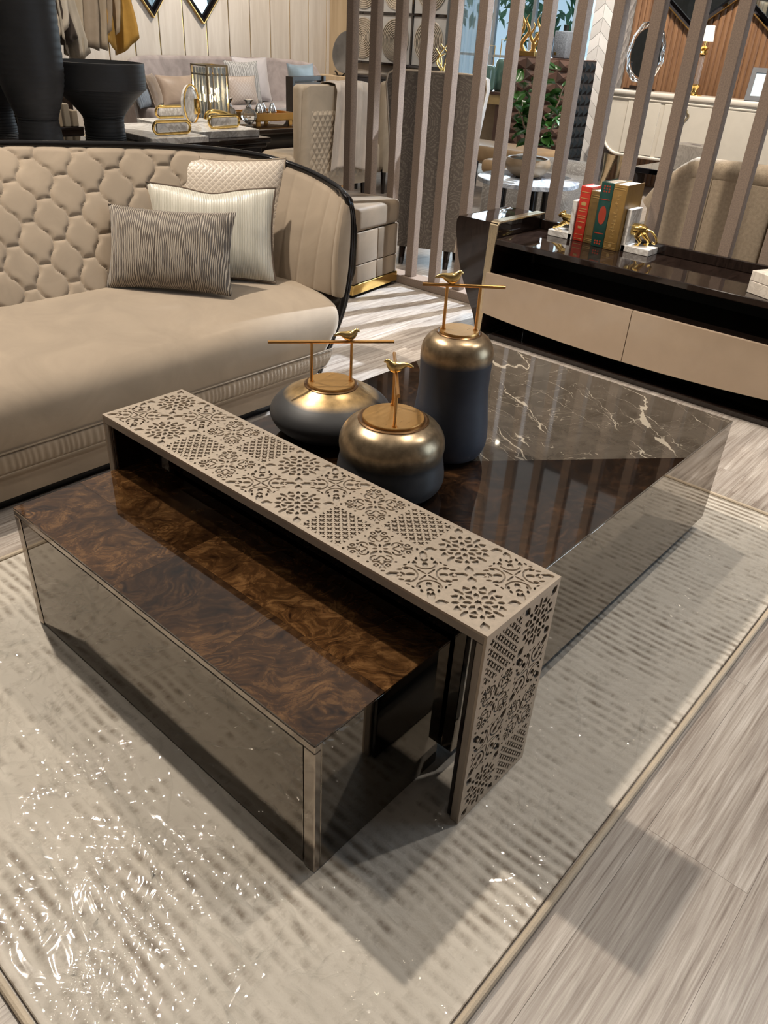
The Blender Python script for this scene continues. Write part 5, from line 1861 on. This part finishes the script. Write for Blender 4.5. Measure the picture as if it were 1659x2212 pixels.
for y in (4.50, 1.75):
    for x in (0.07, 0.40):
        MB().tube([(x, y, 0.39), (x + (-0.015 if x < 0.2 else 0.015), y + 0.02, 0.20), (x + (-0.03 if x < 0.2 else 0.03), y + 0.06, 0.0)], [0.085, 0.045, 0.018], 12).build('leg', MAT['champ'], sbd, 60)

rs = thing('ring_mirror', 'oval silver twig ring mirror sculpture on the ivory sideboard', 'sculpture', (9.28, 4.40, 1.05))
for k in range(4):
    pts = []
    for a in np.linspace(0, 2 * PI, 49)[:-1]:
        r = 1 + 0.06 * math.sin(5 * a + k * 1.6) + 0.03 * math.sin(11 * a + k)
        pts.append((0.02 * math.sin(3 * a + k * 2), 0.20 * r * math.cos(a), 0.36 + 0.275 * r * math.sin(a)))
    MB().tube(pts, 0.010, 6, closed=True).build('twig_ring', MAT['silver'], rs, 60)
MB().lathe([(0.175, -0.004), (0.175, 0.004)], 40, M=TR((0, 0, 0.36), 0, PI / 2) @ Matrix.Diagonal((1.35, 1.0, 1, 1))).build('mirror_disc', MAT['glass_mirror'], rs, 50)
MB().rbox(-0.07, 0.07, -0.16, 0.16, 0, 0.02, 0.003, 1).rbox(-0.05, 0.05, -0.10, 0.10, 0.02, 0.045, 0.003, 1).build('base', MAT['ebony'], rs)
MB().tube([(0, 0, 0.04), (0, 0, 0.09)], 0.02, 10).build('stem', MAT['silver'], rs)

MAT['shade'] = plain('white_candle_shade', (0.85, 0.83, 0.78), 0.7)
MAT['shade'].node_tree.nodes['Principled BSDF'].inputs['Emission Color'].default_value = (1, 0.92, 0.78, 1)
MAT['shade'].node_tree.nodes['Principled BSDF'].inputs['Emission Strength'].default_value = 0.5
cl = thing('candle_lamp', 'slim glass stem lamp with gold cups and white drum shade', 'lamp', (9.28, 3.76, 1.05))
MB().lathe([(0.085, 0), (0.085, 0.008), (0.045, 0.015), (0.03, 0.05), (0.05, 0.09), (0.05, 0.10), (0.02, 0.11)], 20).build('base', MAT['gold_bright'], cl, 50)
MB().lathe([(0.026, 0.11), (0.026, 0.37)], 14).build('glass_stem', MAT['clear_glass'], cl)
MB().lathe([(0.02, 0.37), (0.05, 0.39), (0.03, 0.42), (0.05, 0.44), (0.012, 0.46), (0.012, 0.50)], 18).build('gold_cup', MAT['gold_bright'], cl, 50)
MB().lathe([(0.075, 0.50), (0.060, 0.64), (0.055, 0.64), (0.07, 0.50)], 24).build('shade', MAT['shade'], cl, 50)
pfm = thing('photo_frame', 'silver picture frame leaning back on the ivory sideboard', 'picture frame', (9.22, 2.98, 1.05), 0.25)
M = TR((0, 0, 0), 0, 0.30)
for q in ((0, 0.40, 0, 0.045), (0, 0.40, 0.26, 0.305), (0, 0.045, 0.045, 0.26), (0.355, 0.40, 0.045, 0.26)):
    MB().box(-0.02, 0.0, q[0] - 0.2, q[1] - 0.2, q[2], q[3], M).build('frame_bar', MAT['silver'], pfm)
MB().box(-0.012, -0.004, -0.155, 0.155, 0.045, 0.26, M).build('picture', plain('pale_blue_print', (0.55, 0.66, 0.74), 0.15), pfm)

# ------------------------------------------------------------------ low table with stone tissue box, pale armchair, bench
st = thing('stone_side_table', 'low pale table behind the chenille sofa carrying the tissue box', 'table', (6.35, 2.45, 0))
MB().rbox(0.25, 0.95, 0, 0.60, 0.575, 0.615, 0.004, 1).build('top', MAT['black_mirror'], st)
for x in (0.30, 0.90):
    for y in (0.06, 0.54):
        MB().box(x - 0.03, x + 0.03, y - 0.03, y + 0.03, 0, 0.575).build('leg', MAT['ebony'], st)
MB().rbox(0.28, 0.92, 0.03, 0.57, 0.10, 0.14, 0.004, 1).build('shelf', MAT['ivory_gloss'], st)
tb = thing('tissue_box', 'cream stone tissue box with oval slot on the low pale table', 'tissue box', (6.74, 2.70, 0.615), math.radians(-12))
MB().rbox(0, 0.22, -0.17, 0.13, 0, 0.195, 0.004, 1).build('body', MAT['stone_box'], tb)
MB().lathe([(0.05, 0.1935), (0.05, 0.1965)], 20, (0.11, -0.02), sx=0.5).build('slot', MAT['brown_satin'], tb)

MAT['chenille'] = plain('beige_chenille', (0.36, 0.285, 0.20), 0.85, 0, 0.15, 60, bump=0.5, bscale=260)
cs = thing('chenille_sofa', 'beige chenille sofa seen from behind through the divider', 'sofa', (4.62, 0, 0))
CY = 1.99
outl = [(CY, 0.10), (CY, 0.70), (CY - 0.05, 0.76), (CY - 0.10, 0.83), (CY - 0.16, 0.895), (CY - 0.22, 0.93), (CY - 0.30, 0.945)]
for k in range(6):
    ya, yb = CY - 0.33 - 0.36 * k, CY - 0.33 - 0.36 * (k + 1) + 0.004
    MB().rbox(0.0, 0.12, yb, ya, 0.10, 0.868, 0.012, 2).build('back_panel', MAT['chenille'], cs, 50)
MB().prism([(CY - 0.333, 0.10), (CY - 0.333, 0.862)] + [(CY - 0.20, 0.85), (CY - 0.12, 0.79), (CY - 0.05, 0.72), (CY, 0.67), (CY, 0.10)], 0.0, 0.12, 'x').build('end_panel', MAT['chenille'], cs, 50)
roll = spline([(0.06, CY + 0.0, 0.66), (0.06, CY - 0.05, 0.735), (0.06, CY - 0.12, 0.81), (0.06, CY - 0.20, 0.872), (0.06, CY - 0.32, 0.892), (0.06, CY - 1.2, 0.895), (0.06, CY - 2.5, 0.895)], 60)
MB().tube(roll, 0.066, 16).build('top_roll', MAT['chenille'], cs, 60)
MB().rbox(0.12, 0.85, CY - 2.5, CY - 0.05, 0.10, 0.46, 0.05, 3).build('seat', MAT['chenille'], cs, 50)
for x in (0.08, 0.8):
    for y in (CY - 0.12, CY - 2.4):
        MB().lathe([(0.025, 0), (0.03, 0.10)], 12, (x, y)).build('leg', MAT['ebony'], cs)

MAT['paisley'] = paisley('taupe_paisley', (0.115, 0.092, 0.072), (0.185, 0.155, 0.122))
MAT['paisley_pale'] = paisley('pale_silver_paisley', (0.34, 0.315, 0.29), (0.50, 0.475, 0.445))
wc = thing('wing_chair', 'taupe paisley wing chair seen from behind through the divider', 'armchair', (4.55, 3.58, 0), 0.42)
sil = [(-0.235, 0.13), (-0.26, 0.40), (-0.28, 0.62), (-0.30, 0.85), (-0.325, 1.05), (-0.34, 1.17), (-0.33, 1.225), (-0.29, 1.245), (-0.2, 1.25), (0.0, 1.252)]
sil = sil + [(-y, z) for y, z in reversed(sil[:-1])]
MB().prism([(y, z) for y, z in sil], 0.0, 0.14, 'x').build('outer_back', MAT['paisley'], wc, 50)
MB().tube([(0.002, y, z) for y, z in sil], 0.007, 6).build('welt', MAT['cream_suede'], wc)
for s in (-1, 1):
    MB().prism([(0.10, 0.40), (0.30, 0.42), (0.30, 0.62), (0.22, 0.70), (0.17, 1.00), (0.10, 1.15)], s * 0.225 - 0.025, s * 0.225 + 0.025, 'y').build('wing', MAT['paisley'], wc, 50)
MB().rbox(0.10, 0.34, -0.24, 0.24, 0.14, 0.50, 0.05, 3).build('seat', MAT['paisley'], wc, 50)
for x in (0.05, 0.32):
    for y in (-0.17, 0.17):
        MB().tube([(x, y, 0.15), (x - (0.03 if x < 0.3 else -0.02), y, 0.0)], [0.028, 0.018], 10).build('leg', MAT['ebony'], wc)
pc = thing('pale_armchair', 'silver paisley low armchair behind the round marble table', 'armchair', (5.97, 3.25, 0), 0.15)
MB().rbox(0, 0.62, 0, 0.80, 0.10, 0.50, 0.07, 4).build('seat', MAT['paisley_pale'], pc, 50)
MB().rbox(0.50, 0.70, 0.0, 0.80, 0.12, 0.60, 0.08, 4).build('backrest', MAT['paisley_pale'], pc, 50)
for x in (0.06, 0.56):
    for y in (0.06, 0.74):
        MB().lathe([(0.02, 0), (0.03, 0.11)], 10, (x, y)).build('leg', MAT['ebony'], pc)
MAT['camel_leather'] = velvet('camel_leather', (0.44, 0.30, 0.17), 0.12, 0.45, 0.1)
for i, (x, y, lb_) in enumerate(((7.35, 5.0, 'long camel leather bench seat behind the potted plant'), (6.72, 4.42, 'lower camel leather stool in front of the bench'))):
    bn = thing(['leather_bench', 'leather_stool'][i], lb_, ['bench', 'stool'][i], (x, y, 0), 0.0)
    L = (1.1, 0.5)[i]
    MB().rbox(0, 0.55, -L / 2, L / 2, 0.34, 0.50 - 0.03 * i, 0.05, 3).build('seat', MAT['camel_leather'], bn, 50)
    for a in (0.06, 0.49):
        for b in (-L / 2 + 0.06, L / 2 - 0.06):
            MB().lathe([(0.016, 0), (0.022, 0.35)], 10, (a, b)).build('leg', MAT['ebony'], bn)

# ------------------------------------------------------------------ round table with potted plant
MAT['blue_marble'] = white_marble('grey_blue_marble', (0.50, 0.53, 0.57), (0.24, 0.27, 0.31), 4.0, 0.12)
rt = thing('round_side_table', 'round grey marble side table on dark column legs', 'side table', (5.29, 3.23, 0))
MB().lathe([(0.36, 0.565), (0.372, 0.57), (0.372, 0.596), (0.365, 0.60)], 56).build('marble_top', MAT['blue_marble'], rt, 40)
for a in (0.4, 2.5, 4.6):
    MB().lathe([(0.06, 0.03), (0.06, 0.565)], 20, (0.22 * math.cos(a), 0.22 * math.sin(a))).build('column_leg', MAT['black'], rt, 40)
MB().lathe([(0.30, 0.0), (0.30, 0.03), (0.29, 0.032)], 48).build('base', MAT['ebony'], rt, 40)

MAT['clay_bowl'] = plain('bronze_taupe_glaze', (0.24, 0.17, 0.105), 0.35, 0.25, 0.12, 6)
MAT['soil'] = plain('dark_potting_moss', (0.05, 0.045, 0.025), 0.95, 0, 0.5, 60, bump=1.0, bscale=90)
MAT['leaf'] = plain('glossy_green_leaf', (0.030, 0.095, 0.016), 0.28, 0, 0.35, 14)
plt = thing('potted_plant', 'small ficus with round glossy leaves in a bronze taupe bowl', 'potted plant', (5.32, 3.27, 0.60))
MB().lathe(spline([(0.07, 0), (0.115, 0.015), (0.158, 0.06), (0.165, 0.095), (0.150, 0.130)], 20) + [(0.138, 0.128), (0.13, 0.10)], 40).build('bowl', MAT['clay_bowl'], plt, 60)
MB().lathe([(0.135, 0.09), (0.135, 0.112), (0.08, 0.125), (0.005, 0.13)], 24).build('soil', MAT['soil'], plt, 60)
stems = []
_rp = random.Random(21)
for i in range(7):
    a = i * 0.9 + 0.3
    q = _rp.uniform(0.10, 0.21)
    hgt = [0.62, 0.45, 0.52, 0.38, 0.56, 0.33, 0.48][i]
    pts = spline([(0.02 * math.cos(a), 0.02 * math.sin(a), 0.11), (0.05 * math.cos(a + 0.4), 0.05 * math.sin(a + 0.4), 0.11 + hgt * 0.35), (q * 0.8 * math.cos(a), q * 0.8 * math.sin(a), 0.11 + hgt * 0.7), (q * math.cos(a), q * math.sin(a), 0.11 + hgt)], 16)
    MB().tube(pts, [0.013 - 0.0006 * k for k in range(16)], 7).build('stem', MAT['trunk'], plt, 60)
    stems.append(pts)
def leaf_mesh(name, mat, L=0.078, W=0.046):
    def f(u, v):
        w = W * (math.sin(PI * min(1, u ** 0.8 * 1.0)) ** 0.75 if 0 < u < 1 else 0.0)
        return (u * L, (v * 2 - 1) * w / 1.0 * 0.55, -0.012 * u * u + 0.012 * abs(v * 2 - 1) ** 2)
    return MB().surf(f, 9, 5).mesh(name, mat, 180, False)
LEAF = leaf_mesh('leaf', MAT['leaf'])
for pts in stems:
    for k in range(5, 16):
        for rep in range(1):
            p = pts[k]
            a = _rp.uniform(0, 2 * PI)
            s = _rp.uniform(1.1, 1.7)
            inst('leaf', LEAF, plt, p, (_rp.uniform(-0.7, 0.7), _rp.uniform(-0.9, 0.5), a), (s, s, s))

# ------------------------------------------------------------------ faceted chest, desk and ornaments by the window
MAT['facet'] = plain('brown_facet_lacquer', (0.105, 0.062, 0.048), 0.18, 0, 0.1)
MAT['facet_dark'] = plain('dark_teal_facet', (0.014, 0.020, 0.026), 0.25, 0, 0.2)
ch = thing('faceted_chest', 'tall brown chest of drawers with pyramid faceted front by the window', 'chest', (8.60, 4.86, 0))
MB().rbox(0.0, 0.46, 0.0, 0.84, 0.08, 1.31, 0.004, 1).build('body', MAT['facet'], ch)
MB().box(0.03, 0.43, 0.03, 0.81, 0.0, 0.08).build('plinth', MAT['black_matt'], ch)
def pyr(w, h, d, mat, name):
    return MB().add([(0, 0, 0), (0, w, 0), (0, w, h), (0, 0, h), (-d, w / 2, h / 2)], [(0, 1, 4), (1, 2, 4), (2, 3, 4), (3, 0, 4), (0, 3, 2, 1)]).mesh(name, mat, 10)
PY, PD = pyr(0.206, 0.106, 0.04, MAT['facet'], 'facet'), pyr(0.112, 0.106, 0.03, MAT['facet_dark'], 'facet')
for r in range(11):
    for c in range(4):
        inst('facet', PY, ch, (0, 0.004 + c * 0.208, 0.10 + r * 0.109))
    for c in range(4):
        inst('facet', PD, ch, (0.006 + c * 0.113, 0, 0.10 + r * 0.109), (0, 0, -PI / 2), (-1, 1, 1))
MB().box(0.002, 0.458, -0.0015, -0.0005, 0.09, 1.30).build('side_panel', MAT['facet_dark'], ch)
fl_ = thing('flame_sculpture', 'gold sculpture of wavy flames standing on the faceted chest', 'sculpture', (8.72, 5.58, 1.31))
MB().rbox(-0.05, 0.05, -0.14, 0.14, 0, 0.05, 0.004, 1).build('base', MAT['gold'], fl_)
for i, (yy, hh, bend, rr) in enumerate(((0.10, 0.47, 0.05, 0.028), (0.03, 0.40, 0.05, 0.026), (-0.05, 0.33, -0.045, 0.024), (-0.11, 0.24, 0.04, 0.020), (-0.24, 0.40, 0.045, 0.024))):
    if i == 4:
        yy = -0.115
    pts = spline([(0, yy, 0.03), (0, yy + bend, hh * 0.3), (0, yy - bend * 0.6, hh * 0.6), (0, yy + bend * 0.4, hh * 0.85), (0, yy - bend * 0.1, hh)], 20)
    MB().tube(pts, [max(0.002, rr * (1 - (k / 19) ** 1.6) + 0.002) for k in range(20)], 8, flat=0.6).build('flame', MAT['gold'], fl_, 60)
MAT['grey_vase'] = plain('grey_blue_textured_ceramic', (0.20, 0.225, 0.26), 0.6, 0, 0.2, 60, bump=0.8, bscale=80)
for i, (y, w, h, lb_) in enumerate(((5.16, 0.17, 0.26, 'larger grey blue square bottle vase with dark neck on the chest'), (5.34, 0.11, 0.20, 'smaller grey blue square bottle vase beside the larger one'))):
    bv = thing('bottle_vase', lb_, 'vase', (8.80 - 0.06 * i, y, 1.31), group='square bottle vases on the chest')
    MB().rbox(-w / 2, w / 2, -w / 2, w / 2, 0, h, 0.012, 2).build('body', MAT['grey_vase'], bv, 50)
    MB().rbox(-0.022, 0.022, -0.022, 0.022, h, h + 0.06, 0.004, 1).build('neck', MAT['steel'], bv)
    if i == 0:
        MB().box(-w / 2 - 0.004, -w / 2, 0.03, 0.055, 0.03, 0.055).build('gold_tag', MAT['gold_bright'], bv)
dk = thing('writing_desk', 'dark topped desk with tan apron beside the faceted chest', 'desk', (8.55, 5.74, 0))
MB().rbox(0, 0.55, 0, 1.25, 0.90, 0.93, 0.003, 1).build('top', MAT['facet'], dk)
MB().rbox(0.01, 0.54, 0.01, 1.24, 0.80, 0.90, 0.003, 1).build('apron', plain('tan_shagreen', (0.50, 0.36, 0.17), 0.4), dk)
for x in (0.05, 0.50):
    for y in (0.05, 1.20):
        MB().box(x - 0.03, x + 0.03, y - 0.03, y + 0.03, 0, 0.80).build('leg', MAT['facet'], dk)
MB().rbox(0.30, 0.34, 0.10, 1.15, 0.10, 0.80, 0.003, 1).build('modesty_panel', plain('cream_shagreen', (0.40, 0.31, 0.21), 0.5), dk)
MAT['green_glaze'] = plain('sea_green_glaze', (0.14, 0.24, 0.20), 0.12, 0, 0.25, 5)
for i, (x, y, h, r, lb_) in enumerate(((8.66, 6.03, 0.26, 0.085, 'shorter sea green glazed jar with thin gold square loop'), (8.84, 5.97, 0.33, 0.08, 'taller sea green glazed jar with thin gold square loop behind'))):
    gj = thing('green_jar', lb_, 'jar', (x, y, 0.93), group='green jars on the desk')
    MB().lathe(spline([(r * 0.75, 0), (r * 0.95, 0.02), (r, h * 0.5), (r * 0.95, h * 0.88), (r * 0.7, h)], 20), 28).build('body', MAT['green_glaze'], gj, 60)
    MB().tube([(0, -r * 0.6, h), (0, -r * 0.6, h + 0.20), (0, r * 0.6, h + 0.20), (0, r * 0.6, h)], 0.006, 6).build('gold_loop', MAT['gold'], gj)
gt = thing('gold_branch', 'slender gold coral branch ornament on the desk end', 'ornament', (8.72, 6.75, 0.93))
MB().lathe([(0.06, 0), (0.06, 0.02)], 16).build('base', MAT['ebony'], gt)
for k in range(5):
    MB().tube(spline([(0, 0, 0.02), (0, 0.05 * math.sin(k * 2.1), 0.15), (0, 0.12 * math.sin(k * 1.7 + 1), 0.28), (0, 0.15 * math.sin(k * 1.3), 0.34 + 0.05 * k)], 14), 0.008, 6).build('branch', MAT['gold_bright'], gt, 60)

# ------------------------------------------------------------------ disc art, dark cabinet and plate
MAT['art_panel'] = plain('pearl_panel', (0.52, 0.50, 0.47), 0.3, 0.2, 0.06)
MAT['art_disc'] = plain('champagne_disc', (0.62, 0.56, 0.48), 0.28, 0.75, 0.05)
art = thing('disc_wall_art', 'dark framed wall art of pearl squares with concentric discs', 'wall art', (XR - 0.035, 7.62, 1.06))
aw = 0.625
for r in range(3):
    for c in range(3):
        p = MB().rbox(-0.012, 0.0, c * aw + 0.016, (c + 1) * aw - 0.016, r * aw + 0.016, (r + 1) * aw - 0.016, 0.003, 1).build('panel', MAT['art_panel'], art)
        prof = []
        R = 0.262
        for k in range(10):
            ra, rb = R * (1 - k / 10), R * (1 - (k + 0.55) / 10)
            prof += [(ra, 0.010), (ra - 0.003, 0.026), (rb, 0.026), (rb - 0.003, 0.012)]
        M = TR((-0.002, (c + 0.5) * aw, (r + 0.5) * aw), 0, -PI / 2)
        MB().lathe([(R, 0.0)] + prof[:-1], 40, M=M).build('disc', MAT['art_disc'], p, 30)
for k in range(4):
    MB().box(-0.03, 0.03, k * aw - 0.014, k * aw + 0.014, -0.014, 3 * aw + 0.014).build('frame_bar', MAT['ebony'], art)
    MB().box(-0.031, 0.029, -0.014, 3 * aw + 0.014, k * aw - 0.014, k * aw + 0.014).build('frame_bar', MAT['ebony'], art)
cab = thing('dark_cabinet', 'dark brown low cabinet under the disc art with tan end ledge', 'cabinet', (9.21, 7.75, 0))
MB().rbox(0, 0.55, 0, 1.05, 0.05, 0.90, 0.004, 1).build('body', MAT['ebony'], cab)
MB().rbox(-0.02, 0.57, 1.05, 1.75, 0.05, 0.88, 0.004, 1).build('tan_end', MAT['panel_tan'], cab)
MB().box(0.03, 0.52, 0.03, 1.70, 0, 0.05).build('plinth', MAT['black_matt'], cab)
MB().rbox(-0.02, 0.57, -0.02, 1.07, 0.90, 0.93, 0.004, 1).build('top', MAT['ebony'], cab)
MAT['pewter'] = plain('dark_pewter', (0.20, 0.195, 0.19), 0.28, 0.85, 0.2, 5)
pl = thing('display_plate', 'large dark pewter plate on a small wooden easel', 'plate', (9.34, 9.02, 0.88))
M = TR((0.0, 0, 0.30), 0, -PI / 2 + 0.15)
MB().lathe([(0.02, -0.02), (0.20, -0.015), (0.262, 0.022), (0.268, 0.030), (0.255, 0.030), (0.20, 0.0), (0.02, -0.006)], 56, M=M).build('dish', MAT['pewter'], pl, 60)
for s in (-1, 1):
    MB().tube(spline([(-0.10, s * 0.14, 0.06), (-0.06, s * 0.14, 0.03), (-0.04, s * 0.14, 0.0), (0.06, s * 0.12, 0.01), (0.10, s * 0.10, 0.16)], 16), 0.012, 8).build('easel_arm', MAT['ebony'], pl, 60)
